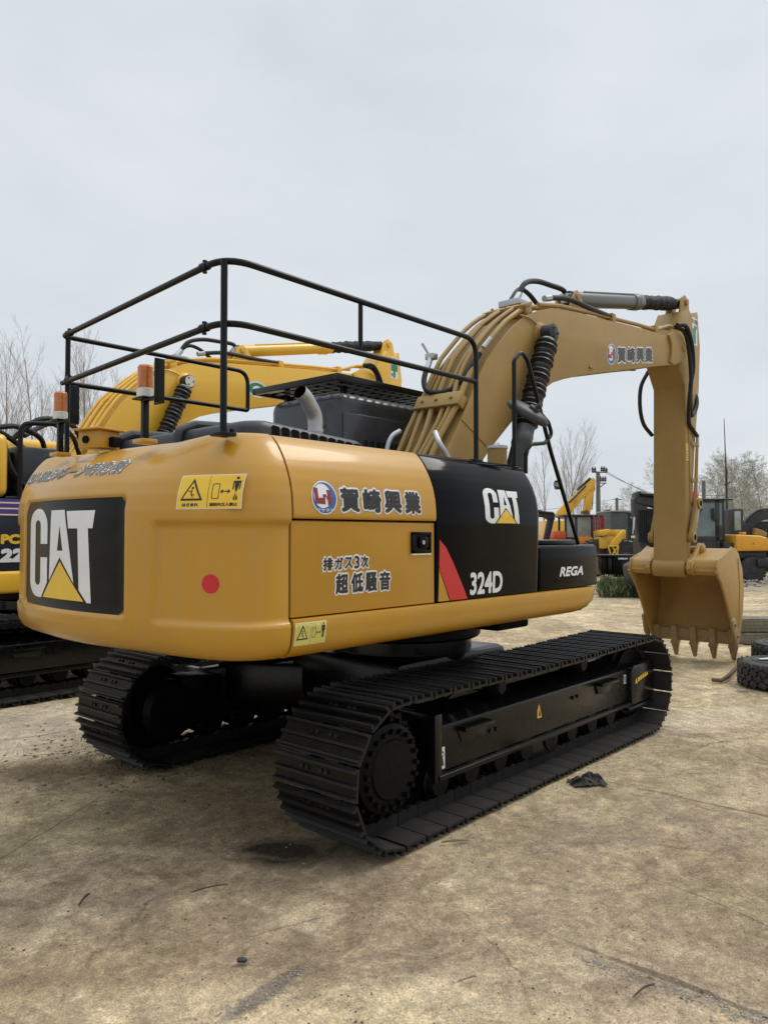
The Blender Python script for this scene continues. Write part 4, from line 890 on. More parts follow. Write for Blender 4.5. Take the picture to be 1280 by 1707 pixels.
    b.build('lettering', [M['white'], M['decalblack']], hp, 0)
    # mirrored left side: plain doors behind the cab
    b = MB(); b.prism([(-p[0], p[1]) for p in [(-1.36, 1.405)] + [(side_y(z), z) for z in zz[3:]] + [(-1.0, 2.40), (-1.0, 1.405)]], 'x', x0, -.55, .003, seg=1); b.build('left_panel', T, root, 30)
    # deck between the rails
    b = MB(); b.box(-2.49, -1.0, -.72, 1.02, 2.3, 2.385, .01); b.build('deck_plate', M['hoodgrey'], root)
    # black side panel with rounded shoulder
    bx0, bx1 = -1.245, .062
    prof = [(-1.352, 1.405), (-1.356, 1.5), (-1.362, 1.7), (-1.366, 1.9)] + [(side_y(z) + .002, z) for z in zz[4:]] + [(-1.1, 2.396), (-.9, 2.402), (-.62, 2.404), (-.62, 1.405)]
    rows = []
    for x, i in ((bx0, .010), (bx0 + .003, .003), (bx0 + .012, 0), (-.8, 0), (-.4, 0), (bx1 - .05, 0), (bx1 - .02, .004), (bx1 - .006, .012), (bx1, .025)):
        rows.append([(x, p[0] + (i if k < len(prof) - 5 else 0), p[1] - (i if k > len(prof) - 9 and k < len(prof) - 1 else 0)) for k, p in enumerate(prof)])
    b = MB(); b.grid(rows); nn = len(prof); b.add(rows[-1], [tuple(range(nn))]); b.add(rows[0], [tuple(range(nn))])
    sp_ = b.build('side_panel', BL, root, 35)
    fb = lambda a, z, h: (a, lerp_tab(z, [(p[1], p[0]) for p in prof[:-4]]) - .0015 - h, z)
    b = MB(); put_logo(b, fb, -.698, -.232, 1.925, 2.178, .05, 0, 1); b.build('logo', [M['white'], M['decalyel']], sp_, 0)
    b = MB(); put_poly(b, [(-1.222, 1.812), (-1.222, 1.64), (-1.205, 1.60), (-1.09, 1.408), (-.895, 1.408), (-.94, 1.48), (-1.07, 1.66), (-1.15, 1.76)], fb, 0, .001, .12)
    put_poly(b, [(-1.222, 1.632), (-1.212, 1.600), (-1.10, 1.408), (-1.222, 1.408)], fb, 1, .001, .12); b.build('stripe', [M['red'], T], sp_, 0)
    b = MB(); put_text(b, '324D', -.87, -.465, 1.428, 1.585, fb, .04, 0, 0, .002); b.build('lettering', M['white'], sp_, 0)
    # tool box at the front corner
    tb = MB().prism([(-1.352, 1.405), (-1.352, 1.735), (-1.33, 1.757), (-.62, 1.765), (-.62, 1.405)], 'x', .078, 1.055, .02, seg=3)
    tb.box(.085, .86, -1.25, -.66, 1.757, 1.80, .012)
    tb = tb.build('tool_box', BL, root, 30)
    ft = lambda a, z, h: (a, -1.3525 - h, z)
    b = MB(); put_text(b, 'REGA', .385, .79, 1.502, 1.582, ft, .06, .28, 0, .001); b.build('lettering', M['white'], tb, 0)
    # long skirt with rolled lower edge
    sk = [(-1.372, 1.392), (-1.376, 1.36)] + [(side_y(z) - .003, z) for z in (1.32, 1.29, 1.26, 1.24, 1.22, 1.21, 1.2, 1.193, 1.188, 1.186)] + [(-1.1, 1.186), (-1.1, 1.396), (-1.36, 1.397)]
    xs_ = [(-2.492, 0, 0), (.72, 0, 0), (.82, .012, .003), (.90, .04, .008), (.97, .085, .016), (1.02, .13, .03), (1.05, .175, .05), (1.062, .2, .075)]
    rows = [[(x, p[0] + q, max(p[1], 1.186 + k) if p[1] < 1.39 else p[1]) for p in sk] for x, k, q in xs_]
    b = MB(); b.grid(rows, close=True); b.add(rows[0], [tuple(range(len(sk)))]); b.add(rows[-1], [tuple(range(len(sk)))])
    skt = b.build('side_skirt', T, root, 35)
    fs = lambda a, z, h: (a, lerp_tab(z, [(p[1], p[0]) for p in sk[:12]][::-1]) - .001 - h, z)
    b = MB(); put_warning(b, fs, -2.484, -2.255, 1.255, 1.378, 0, 1, 2); b.build('warning_sticker', [M['stickpale'], M['decalblack'], M['cream']], skt, 0)
    b = MB(); b.box(-2.49, 1.05, 1.2, 1.372, 1.19, 1.39, .05); b.build('side_skirt', T, root, 30)
    # engine hood with its row of vents
    b = MB(); hx0, hx1, hy0, hy1 = -2.30, -1.22, -.76, .92
    def hz(x, y): return lerp_tab(x, [(hx0, 2.548), (-2.1, 2.556), (-1.3, 2.50), (hx1, 2.47)]) - .05 * max(0, (y - .3)) ** 2
    ring = []
    for d, dz in ((0, -1), (0, -.055), (.012, -.02), (.035, -.004), (.07, 0)):
        row = []
        rr = rrect(hx0 + d, hx1 - d, hy0 + d, hy1 - d, .13 - d * .6, 6)
        for (x, y) in rr: row.append((x, y, 2.36 if dz == -1 else hz(x, y) + dz))
        ring.append(row)
    b.grid(ring, close=True); b.add(ring[-1], [tuple(range(len(ring[-1])))])
    eh = b.build('engine_hood', M['hoodgrey'], root, 40)
    b = MB()
    for k in range(11):
        x = -2.13 + k * .082; zt = hz(x, -.7) - .035
        b.prism([(x, 2.40), (x + .06, 2.40), (x + .064, zt - .006), (x + .05, zt), (x + .012, zt + .004), (x + .002, zt - .006)], 'y', hy0 - .002, hy0 + .004)
    b.build('vent', M['dark'], eh, 0)
    for y, r in ((.75, .035), (-.05, .03)): 
        b = MB(); b.tube(fillet([(hx0 - .03, y, 2.40), (hx0 - .03, y, 2.53), (hx0 + .1, y, 2.585), (hx0 + .4, y, 2.6)], .06), r, 10); b.build('hood_rib', M['hoodgrey'], eh)
    # exhaust
    ex = fillet([(-1.42, -.40, 2.40), (-1.42, -.40, 2.70), (-1.53, -.42, 2.81), (-1.60, -.43, 2.845)], .13, 10); b = MB()
    b.tube(ex, .054, 24, cap=False); b.tube(ex, .049, 24, cap=False, mi=1); b.tube([ex[0] + Vector((0, 0, .18)), ex[0] + Vector((0, 0, .2))], .058, 24)
    b.add([(ex[1] + Vector((.05 * cos(t * pi / 8), .05 * sin(t * pi / 8), -.02)))[:] for t in range(16)], [tuple(range(16))], 1)
    b.build('exhaust_pipe', [M['silver'], M['dark']], root, 40, fix=False)
    # cab seen from behind
    b = MB(); b.box(-.34, 1.45, .42, 1.40, 1.42, 3.14, .10, seg=4); b.box(-.30, .6, .40, .44, 1.9, 2.95, .02)
    cabo = b.build('cab', M['cabgrey'], root, 40)
    b = MB(); b.box(-.346, -.33, .60, 1.36, 2.74, 2.765, .004); b.box(-.346, -.33, .60, 1.36, 2.82, 2.835, .004); b.build('rear_moulding', M['frame'], cabo); b = MB(); b.box(-.15, 1.2, .405, .43, 2.2, 2.95, .04); b.build('side_window', M['glass'], cabo)
    b = MB(); b.box(1.43, 1.46, .52, 1.3, 1.9, 3.0, .05); b.build('windscreen', M['glass'], cabo); b = MB(); b.box(.1, 1.3, 1.385, 1.41, 2.1, 2.95, .05); b.build('door_window', M['glass'], cabo)
    b = MB()
    for k in range(7): b.box(-.05 + k * .09, -.01 + k * .09, .385, .415, 2.42, 2.72, .008)
    for k in range(6): b.box(.02 + k * .12, .07 + k * .12, .36, .40, 1.9, 2.5, .01)
    b.build('louvre', M['frame'], cabo)
    b = MB(); gx0, gx1, gy0, gy1, gz = -.47, 1.3, .33, 1.50, 3.235
    for y in (gy0, gy1 - .04): b.box(gx0, gx1, y, y + .04, gz - .03, gz + .03, .004)
    for x in (gx0, gx1 - .04): b.box(x, x + .04, gy0 + .04, gy1 - .04, gz - .03, gz + .03, .004)
    for k in range(14): b.box(gx0 + .1 + k * .12, gx0 + .135 + k * .12, gy0 + .04, gy1 - .04, gz - .012, gz + .012)
    for k in range(6): b.box(gx0 + .04, gx1 - .04, gy0 + .16 + k * .16, gy0 + .175 + k * .16, gz - .01, gz + .01)
    for x in (-.2, 1.1):
        for y in (.52, 1.3): b.box(x, x + .05, y, y + .04, 3.12, gz - .02)
    b.build('roof_guard', M['frame'], cabo, 30)
    b = MB()                                                            # side grab and front cowl by the cab
    b.tube(fillet([(-.36, .5, 2.1), (-.40, .5, 2.1), (-.40, .5, 2.6), (-.36, .5, 2.6)], .03), .014, 8); b.build('grab_handle', M['rail'], cabo)
    # valve bay between boom and cab, fuel cap
    b = MB(); b.box(-1.15, -.62, -.6, .36, 1.5, 2.1, .03); b.box(-1.1, .05, -.60, -.50, 1.5, 2.34, .02)
    for k in range(8): b.tube(spline([(-.9 + .06 * k, -.3 + .07 * k, 2.05), (-.75 + .05 * k, -.3 + .06 * k, 2.28), (-.4, -.34 + .06 * k, 2.1)]), .022, 8)
    b.build('valve_bay', M['rubber'], root)
    b = MB(); b.lathe([(.075, 0), (.08, .005), (.08, .15), (.074, .152)], (.10, -.95, 2.395), (.10, -.95, 3), 28); b.lathe([(.086, 0), (.088, .01), (.084, .025), (.03, .032), (.018, .05), (.01, .052)], (.10, -.95, 2.545), (.10, -.95, 3), 28, mi=1)
    b.build('filler_cap', [M['boom'], M['silver']], root, 35)
    # handrails
    RM = M['rail']; r = .0185
    zt, zm = 3.30, 2.965; ry, ly = -1.15, 1.04; rx0, rx1, lx0, lx1 = -2.77, -.49, -2.56, -.89
    top = fillet([(rx1 + .0, ry, 2.40), (rx1, ry, zt), (rx0 - .015, ry - .015, zt), (lx0 - .02, ly + .02, zt - .0), (lx1, ly, zt), (lx1, ly, zm - .01), (lx0, ly, zm - .01)], [.13, .17, .06, .12, .02], 8)
    hr = MB().tube(top, r, 12).build('handrail', RM, root)
    MB().tube(fillet([(rx1, ry, zm + .02), (rx0 - .015, ry - .015, zm), (lx0 - .02, ly + .02, zm - .01)], .17, 8), r, 12).build('middle_rail', RM, hr)
    for x, y, z0, z1 in ((rx0, ry + .02, 2.36, zt), (-1.745, ry, zm, zt), (lx0 + .01, ly, 2.38, zt)):
        b = MB(); b.tube([(x, y, z0), (x, y, z1 - .005)], r if z0 < 2.5 else .015, 12)
        if z0 < 2.5: b.box(x - .05, x + .05, y - .05, y + .05, z0, z0 + .02, .004); b.cyl((x + .035, y - .03, z0 + .01), (x + .035, y - .03, z0 + .04), .013, n=6)
        b.build('rail_post', RM, hr, 35)
    for z in (zt, zm):
        for t in (.09, .955):
            b = MB(); p = Vector((rx0 - .015, ry, z)).lerp(Vector((lx0 - .02, ly, z)), t); b.cyl(p + Vector((0, -.028, 0)), p + Vector((0, .028, 0)), .024, n=12); b.cyl(p + Vector((0, 0, -.036)), p + Vector((0, 0, .032)), .008, n=8); b.cyl(p + Vector((0, 0, -.036)), p + Vector((0, 0, -.026)), .013, n=6); b.cyl(p + Vector((0, 0, .024)), p + Vector((0, 0, .034)), .013, n=6); b.build('rail_clamp', RM, hr, 35)
    b = MB(); b.box(rx1 - .05, rx1 + .05, ry - .03, ry + .04, 2.385, 2.405, .004); b.build('rail_foot', RM, hr)
    # amber beacons
    for (x, y, z0, px, py) in ((-2.82, -.455, 2.645, .05, -.135), (-2.80, .625, 2.625, .08, -.19)):
        bk = MB(); bk.box(x - .05, x + .05, y - .06, y + .06, z0 - .02, z0 - .008, .003); bk.box(x - .018, x + .018, y - .018, y + .018, 2.38, z0 - .02, .004)
        bk.box(x - .05, x + .05, y - .06, y + .05, 2.37, 2.395, .004, mi=1)
        yp = y + py; bk.box(x + .0, x + .015, yp - .045, yp + .045, z0 - .06, z0 + .19, .004); bk.box(x - .05, x + .012, yp - .05, yp - .038, z0 - .06, z0 + .19, .003)
        bk.box(x - .02, x + .02, yp - .0, y, z0 - .03, z0 - .012, .003)
        bo = bk.build('beacon_light', [M['rail'], M['tan']], root, 35)
        b = MB(); b.lathe([(.03, 0), (.047, .002), (.047, .05), (.04, .055)], (x, y, z0 - .008), (x, y, 9), 24); b.build('beacon_base', M['lampwhite'], bo)
        b = MB(); b.lathe([(.02, 0)] + [q for k in range(13) for q in ((.0435, .001 + k * .0098), (.0415, .006 + k * .0098))] + [(.036, .134), (.01, .138)], (x, y, z0 + .046), (x, y, 9), 28); b.build('beacon_lens', M['amber'], bo, 60)
    # rear-view camera housing
    b = MB(); mx = Matrix.Translation((-2.72, .26, 2.455)) @ RZ(radians(16)); b.box(-.075, .10, -.085, .10, -.055, .06, .006, mx=mx); b.box(-.11, .12, -.11, .12, .06, .072, .003, mx=mx); b.cyl((-.075, 0.03, .0), (-.087, 0.03, .0), .025, n=16, mi=1, mx=mx); b.box(.0, .07, -.13, -.085, -.045, .02, .008, mi=1, mx=mx)
    b.build('camera_housing', [T, M['dark']], root, 30)
    # mirror on its rail, long sloping grab rail at the front
    y = -1.15
    MB().tube(fillet([(.04, y, 2.38), (.04, y, 3.235), (.15, y, 3.33), (.25, y, 3.27), (.62, y, 2.55), (1.10, y, 1.76)], [.06, .08, .1, .1], 7), .0175, 12).build('grab_rail', RM, root)
    MB().tube(fillet([(.21, y, 2.34), (.215, y, 2.52), (.30, y, 2.585), (.52, y, 2.615), (.64, y, 2.70), (.58, y, 2.80), (.40, y, 2.885), (.30, y, 2.86)], .05, 7), .0165, 12).build('mirror_arm', RM, root)
    ax = (RV * .86 - Vector((0, 0, .5))).normalized(); nn = (RV * .43 + Vector((0, 0, .80)) - FV * .42).normalized(); nn = (nn - ax * nn.dot(ax)).normalized(); az = ax.cross(nn)
    mx = Matrix.Translation((.235, -1.16, 2.835)) @ Matrix((ax, nn, az)).transposed().to_4x4()
    b = MB()
    def dish(y0, r0): return [((.19 * r0) * cos(t), y0, (.13 * r0) * sin(t) * (1 - .15 * cos(t))) for t in [2 * pi * k / 36 for k in range(36)]]
    D = [dish(-.026, .90), dish(-.024, .97), dish(-.008, 1.0), dish(.010, .99), dish(.034, .84), dish(.045, .6), dish(.05, .3)]
    b.grid(D, close=True, mx=mx); b.add(D[0], [tuple(range(36))], 1, mx=mx); b.add(D[-1], [tuple(range(36))], mx=mx); b.box(-.02, .07, .02, .075, -.035, .035, .012, mx=mx); b.cyl((.03, .05, -.05), (.03, .05, .05), .02, n=10, mx=mx); b.cyl((.03, .06, 0), (.05, .11, 0), .022, n=10, mx=mx)
    b.build('mirror', [M['charcoal'], M['chrome']], root, 40)
    bo, st, bk = front_end(root, 'boom', 'bucket', 'boot2', 'charcoal')
    fn = lambda a, z, h: (a, BY0 - .001 - h, z)
    # company name on the boom, following its slope
    def fsl(a, zz_, h): return fn(a, zz_ + .17 * (a - 3.2), h)
    b = MB(); put_emblem(b, fsl, 3.31, 3.95, .125, .125, 0, 1, 2); b.build('emblem', [M['white'], M['blue'], M['darkred']], bo, 0)
    b = MB()
    for i, ch in enumerate('賀崎興業'):
        xa = 3.47 + i * .272; e = .012
        put_text(b, ch, xa - e, xa + .235 + e, 3.845 - e, 4.045 + e, fsl, .105, 0, 0, .0006); put_text(b, ch, xa + .004, xa + .231, 3.85, 4.04, fsl, .05, 0, 1, .003)
    b.build('lettering', [M['white'], M['decalblack']], bo, 0)
    return root
EXC = main_excavator()

# ------------------------------------------------------------------ the bright yellow excavator parked alongside
def yellow_excavator():
    root = empty('crawler_excavator', (-.5, 5.67, 0)); root.scale = (1.05,) * 3; tag(root, 'bright yellow excavator with dark blue side panel, standing behind the tan one', 'excavator')
    undercarriage(root, False)
    Y = M['yel']
    b = MB(); b.box(-2.9, 1.1, -1.2, 1.2, 1.2, 1.5, .02); b.box(-2.6, -.2, -1.15, 1.2, 1.45, 2.15, .03); b.box(-1.08, -.3, -1.05, .3, 2.05, 2.66, .05); b.build('upper_frame', M['dark'], root)
    pl = [(-2.6 - .5 * cos(a) * 1.0, 1.36 * sin(a)) for a in [-pi / 2 + pi * k / 24 for k in range(25)]] + [(-2.3, 1.36), (-2.3, -1.36)]
    MB().prism(pl, 'z', 1.2, 2.35, .1, seg=3).build('counterweight', Y, root, 40)
    b = MB(); b.box(-2.28, -1.06, -1.34, 1.3, 2.14, 2.82, .09, seg=3); b.build('engine_hood', Y, root, 40)
    b = MB(); b.box(-2.29, .6, -1.375, -1.2, 1.14, 1.375, .04, seg=3); sk = b.build('side_skirt', Y, root, 40)
    b = MB(); b.box(-2.28, .2, -1.352, -1.2, 1.385, 2.13, .012); pn = b.build('side_panel', M['navy'], root, 30)
    fn = lambda a, z, h: (a, -1.353 - h, z)
    b = MB()
    for i, (z0, z1) in enumerate(((1.955, 1.97), (1.97, 2.02), (2.02, 2.035), (2.035, 2.08), (2.08, 2.095), (2.095, 2.125))): put_poly(b, [(-2.27, z0), (.19, z0), (.19, z1), (-2.27, z1)], fn, i % 2, .001)
    b.build('stripe', [M['cream'], M['violet']], pn, 0)
    b = MB(); put_text(b, 'PC', -1.15, -.955, 1.655, 1.76, fn, .09, 0, 0, .001); put_text(b, '22', -1.165, -.915, 1.465, 1.61, fn, .1, .12, 1, .001); b.build('lettering', [M['decalyel'], M['white']], pn, 0)
    b = MB(); b.tube(fillet([(-.95, -1.32, 2.1), (-.95, -1.32, 2.94), (-.5, -1.3, 2.98), (-.25, -1.1, 2.86), (-.05, -.9, 2.6)], .12), .026, 10); b.tube(fillet([(-.95, -1.32, 2.14), (-1.02, -1.32, 2.135), (-1.10, -1.32, 2.13)], .05), .026, 10); b.build('handrail', M['rail'], root)
    for pts in ([(-1.45, -1.1, 2.6), (-1.36, -1.15, 2.82), (-1.1, -1.1, 2.86), (-.7, -.9, 2.7)], [(-1.1, -1.05, 2.9), (-.85, -1.0, 2.94), (-.5, -.8, 2.86), (-.3, -.5, 2.66)], [(-1.06, -1.15, 2.8), (-1.0, -1.18, 2.5), (-.85, -1.16, 2.3), (-.6, -1.1, 2.2)], [(-1.38, -1.18, 2.7), (-1.3, -1.2, 2.45), (-1.15, -1.2, 2.25)],
                [(-.9, -1.0, 2.8), (-.6, -1.0, 3.05), (-.2, -.9, 3.05), (.1, -.6, 2.9)], [(-.6, -.6, 2.9), (-.2, -.4, 3.1), (.1, -.3, 3.0)]): MB().tube(spline(pts), .03, 9).build('hose', M['rubber'], root)
    b = MB(); b.box(-.9, -.3, -1.12, -.7, 2.2, 2.72, .04); b.build('valve_cover', M['hoodgrey'], root)
    b = MB(); b.box(-.3, 1.45, .42, 1.38, 1.42, 3.0, .1, seg=3); cb = b.build('cab', Y, root, 40)
    b = MB(); b.box(-.312, -.29, .55, 1.25, 2.2, 2.8, .03); b.build('rear_window', M['glass'], cb); b = MB(); b.box(-.1, 1.25, .405, .43, 2.1, 2.85, .03); b.build('side_window', M['glass'], cb)
    b = MB(); b.prism([(-.15, 1.48), (1.0, 1.48), (1.0, 1.75), (-.15, 1.75)], 'y', -1.35, -.7, .03); b.build('tool_box', Y, root, 30)
    bo, st, bk = front_end(root, 'yel', 'yel', 'boot2', 'yel', decals=False, second=True)
    fb = lambda a, z, h: (a, BY0 - .001 - h, z)
    b = MB(); put_poly(b, ell(2.95, 3.96, .19, .125), fb, 0, .001); put_poly(b, ell(2.95, 3.96, .165, .10), fb, 1, .002); put_poly(b, ell(2.95, 3.96, .09, .05), fb, 0, .003); b.build('emblem', [M['white'], M['green']], bo, 0)
    return root
yellow_excavator()

# ------------------------------------------------------------------ things far across the yard, each in a frame turned to face the camera
FACE = TH - pi / 2
class Frame:
    """real metres at a given distance: X to the right, Y away, Z up, measured off the photograph"""
    def __init__(s, u0, d): s.u0, s.d = u0, d; s.P = Vector((CAMP.x, CAMP.y, 0)) + FV * d + RV * ((u0 - 640) * d / 1282)
    def X(s, u): return (u - s.u0) * s.d / 1282
    def Z(s, v): return 1.85 + (890 - v) * s.d / 1282
    def root(s, name, label, cat, yaw=0.0, group=None, kind=None):
        o = empty(name, s.P, FACE + yaw); tag(o, label, cat, group, kind); return o
    def pts(s, L): return [(s.X(u), s.Z(v)) for u, v in L]
def wheel(b, x, y, z, r, wd, mi_t=0, mi_r=1):
    b.lathe([(r * .5, 0), (r * .92, 0), (r, wd * .15), (r, wd * .85), (r * .92, wd), (r * .5, wd)], (x, y, z), (x, y + 1, z), 26, mi_t)
    for k in range(22):
        a = 2 * pi * k / 22; mx = Matrix.Translation((x, y + wd / 2, z)) @ Matrix.Rotation(a, 4, 'Y'); b.box(r - .01, r + .025, -wd * .45, wd * .45, -.03, .03, .005, mi_t, mx)
    b.lathe([(.05, -.02), (r * .3, -.02), (r * .35, .03), (r * .52, .02), (r * .54, .06)], (x, y, z), (x, y + 1, z), 20, mi_r)
def crawler(root, x0, x1, y0, y1, h=.75):
    for ya, yb in ((y0, y0 + .5), (y1 - .5, y1)):
        pl = arc(x1 - h / 2, h / 2, h / 2, -90, 90, 8) + arc(x0 + h / 2, h / 2, h / 2, 90, 270, 8)
        b = MB(); b.prism(pl, 'y', ya, yb, .02); n = int((x1 - x0) / .17)
        for k in range(n):
            for z in (0.0, h): b.box(x0 + h * .3 + k * (x1 - x0 - h * .6) / n, x0 + h * .3 + k * (x1 - x0 - h * .6) / n + .05, ya, yb, z - .02, z + .02)
        b.build('crawler_track', M['track'], root, 30)
# orange excavator with a square cab
F = Frame(975, 35); r = F.root('orange_excavator', 'orange excavator with dark square cab and pale windows beyond the tool box', 'excavator')
b = MB(); x0, x1, zt, zb = F.X(941), F.X(1004), F.Z(862), F.Z(897)
for xa in (x0, x0 + .48, x1 - .52, x1 - .09): b.box(xa, xa + .09, 0, .1, zb, zt, .01)
for xa in (x0, x1 - .09): b.box(xa, xa + .09, 1.3, 1.4, zb, zt, .01)
b.box(x0 - .08, x1 + .08, -.1, 1.5, zt, zt + .12, .04); b.box(x0, x1, 0, 1.4, zb - .05, zb + .05, .01); c = b.build('cab', M['charcoal'], r, 30)
b = MB(); b.box(x0 + .09, x1 - .09, .05, .06, zb + .05, zt - .02); b.box(x1 - .05, x1 - .04, .1, 1.3, zb + .05, zt); b.build('window', M['glasslight'], c, 0)
b = MB(); b.box(x0 + .2, x1 - .5, .5, 1.0, zb, zb + .55, .08); b.build('seat', M['rubber'], c)
b = MB(); b.prism([(F.X(962), F.Z(895)), (F.X(984), F.Z(895)), (F.X(990), F.Z(903)), (F.X(994), F.Z(911)), (F.X(1003), F.Z(911)), (F.X(1003), F.Z(925)), (F.X(962), F.Z(925))], 'y', -.15, 1.4, .03); b.box(F.X(966), F.X(976), -.17, -.1, F.Z(910), F.Z(899), .02); b.build('engine_house', M['orange'], r, 30)
b = MB(); b.box(F.X(905), F.X(962), -.1, 1.5, F.Z(925), F.Z(899), .03); b.box(F.X(922), F.X(942), -.12, 1.0, F.Z(899), F.Z(885), .06); b.build('front_body', M['redorange'], r, 30)
b = MB(); b.box(F.X(925), F.X(962), -.2, -.1, F.Z(908), F.Z(900), .02); 
for k in range(3): b.box(F.X(931 + k * 10), F.X(936 + k * 10), -.22, -.2, F.Z(906), F.Z(902), .01, 1)
b.build('lamp_bar', [M['charcoal'], M['lampwhite']], r); crawler(r, F.X(905), F.X(1004), -.3, 1.7, .85)
b = MB(); b.box(-1.2, .5, .2, 1.2, .8, 1.0, .02); b.build('turntable', M['dark'], r)
# far yellow excavator: boom and stick against the sky
F = Frame(955, 46); r = F.root('far_yellow_excavator', 'small distant yellow excavator whose folded boom rises above the orange cab', 'excavator')
b = MB(); b.prism(F.pts([(925, 862), (929, 853), (938, 843), (972, 812), (984, 798), (990, 796), (993, 800), (992, 812), (984, 818), (950, 856), (940, 866)]), 'y', 0, .45, .03); bb = b.build('boom', M['yel'], r, 30)
b = MB(); put_text(b, 'KATO', F.X(957), F.X(968), F.Z(826), F.Z(822), lambda a, z, h: (a, -.001 - h, z), .05) if False else None
b = MB(); b.prism(F.pts([(983, 800), (991, 797), (993, 815), (990, 822), (985, 850), (983, 862), (974, 864), (972, 858), (976, 830)]), 'y', .05, .4, .03); b.build('stick', M['yel'], r, 30)
b = MB(); b.tube([(F.X(962), -.03, F.Z(817)), (F.X(984), .0, F.Z(797))], .07, 8); b.tube([(F.X(948), -.05, F.Z(838)), (F.X(976), -.05, F.Z(810))], .04, 6); b.build('arm_cylinder', M['rubber'], r)
b = MB(); b.tube([(F.X(990), .2, F.Z(815)), (F.X(987), .2, F.Z(850))], .06, 8); b.build('bucket_cylinder', M['chrome'], r)
b = MB(); b.prism(F.pts([(972, 852), (978, 850), (983, 860), (990, 866), (992, 876), (974, 872)]), 'y', -.2, .6, .03); b.build('bucket', M['rust'], r)
b = MB(); b.box(F.X(905), F.X(948), -.5, 2.2, .9, F.Z(868), .08); b.build('engine_house', M['yel'], r); crawler(r, F.X(895), F.X(990), -.6, 2.3, .9)
# dark grey excavator, its bent boom beside the black panel
F = Frame(905, 31); r = F.root('grey_excavator', 'dark grey excavator with bent boom, partly hidden by the black side panel', 'excavator')
b = MB(); b.prism(F.pts([(880, 850), (897, 849), (908, 852), (922, 853), (926, 858), (924, 868), (914, 866), (906, 862), (880, 862)]), 'y', 0, .4, .03); b.build('boom', M['charcoal'], r, 30)
b = MB(); b.prism(F.pts([(915, 860), (925, 862), (921, 880), (915, 900), (910, 912), (904, 912), (909, 890)]), 'y', .05, .35, .03); b.build('stick', M['charcoal'], r, 30)
b = MB(); b.tube([(F.X(897), -.03, F.Z(853)), (F.X(922), -.03, F.Z(856))], .05, 8); b.tube([(F.X(921), -.05, F.Z(862)), (F.X(913), -.05, F.Z(903))], .03, 8); b.build('hose', M['rubber'], r)
b = MB(); b.prism(F.pts([(903, 910), (911, 910), (913, 925), (908, 935), (898, 930), (899, 918)]), 'y', -.2, .6, .02); b.build('bucket', M['charcoal'], r)
b = MB(); b.box(F.X(840), F.X(888), -.8, 1.6, .9, 2.3, .1); b.build('engine_house', M['redorange'], r); crawler(r, F.X(838), F.X(890), -.9, 1.7, .85)
# wheel loader
F = Frame(1025, 33); r = F.root('wheel_loader', 'old yellow wheel loader with raised lift arm and big tyre', 'wheel loader')
b = MB(); b.prism(F.pts([(1003, 884), (1020, 882), (1022, 888), (1010, 893), (1003, 893)]), 'y', .3, 1.4, .03); b.box(F.X(1030), F.X(1048), .4, 1.8, F.Z(900), F.Z(883), .05); b.box(F.X(1004), F.X(1046), .5, 1.5, F.Z(915), F.Z(895), .04); b.build('body', M['yel'], r, 30)
b = MB(); b.prism(F.pts([(1016, 910), (1019, 902), (1036, 885), (1041, 885), (1038, 896), (1027, 911)]), 'y', -.1, .15, .02); b.build('lift_arm', M['yel'], r, 30)
b = MB()
for a, c_ in (((1011, 910), (1016, 927)), ((1016, 927), (1028, 910)), ((1028, 910), (1026, 927)), ((1011, 910), (1028, 910)), ((1018, 910), (1026, 927))): b.tube([(F.X(a[0]), -.15, F.Z(a[1])), (F.X(c_[0]), -.15, F.Z(c_[1]))], .03, 6)
b.build('attachment_frame', M['decalyel'], r)
for u in (1044, 1000):
    b = MB(); wheel(b, F.X(u), .1 if u > 1020 else .6, .8, .8, .5); b.build('wheel', [M['tyre'], M['rust']], r, 30)
b = MB()
for k in range(5): b.box(F.X(1000 + k * 4), F.X(1002 + k * 4), 1.0, 1.1, F.Z(885), F.Z(858 + (k % 2) * 4), .01)
for v in (864, 872, 880): b.box(F.X(999), F.X(1020), 1.02, 1.08, F.Z(v + 1), F.Z(v), .005)
b.build('rear_guard', M['darkred'], r)
# sheeted cabin
F = Frame(1037, 38); r = F.root('site_cabin', 'dark green grey sheeted cabin with pale flat roof edge', 'cabin')
b = MB(); b.box(F.X(1018), F.X(1046), 0, 2.4, 0, F.Z(853), .02)
b.build('wall', M['greengrey'], r); b = MB(); b.box(F.X(1017), F.X(1058), -.08, 2.5, F.Z(853), F.Z(851), .01); b.build('roof', M['greygreen_light'], r); b = MB(); b.box(F.X(1046) + .002, F.X(1066), .1, 2.3, 0, F.Z(854), .02); b.tube([(F.X(1050), .0, F.Z(862)), (F.X(1055), -.1, F.Z(866)), (F.X(1055), -.1, F.Z(890))], .035, 6, 1); b.build('side_sheet', [M['charcoal'], M['greygreen_light']], r)
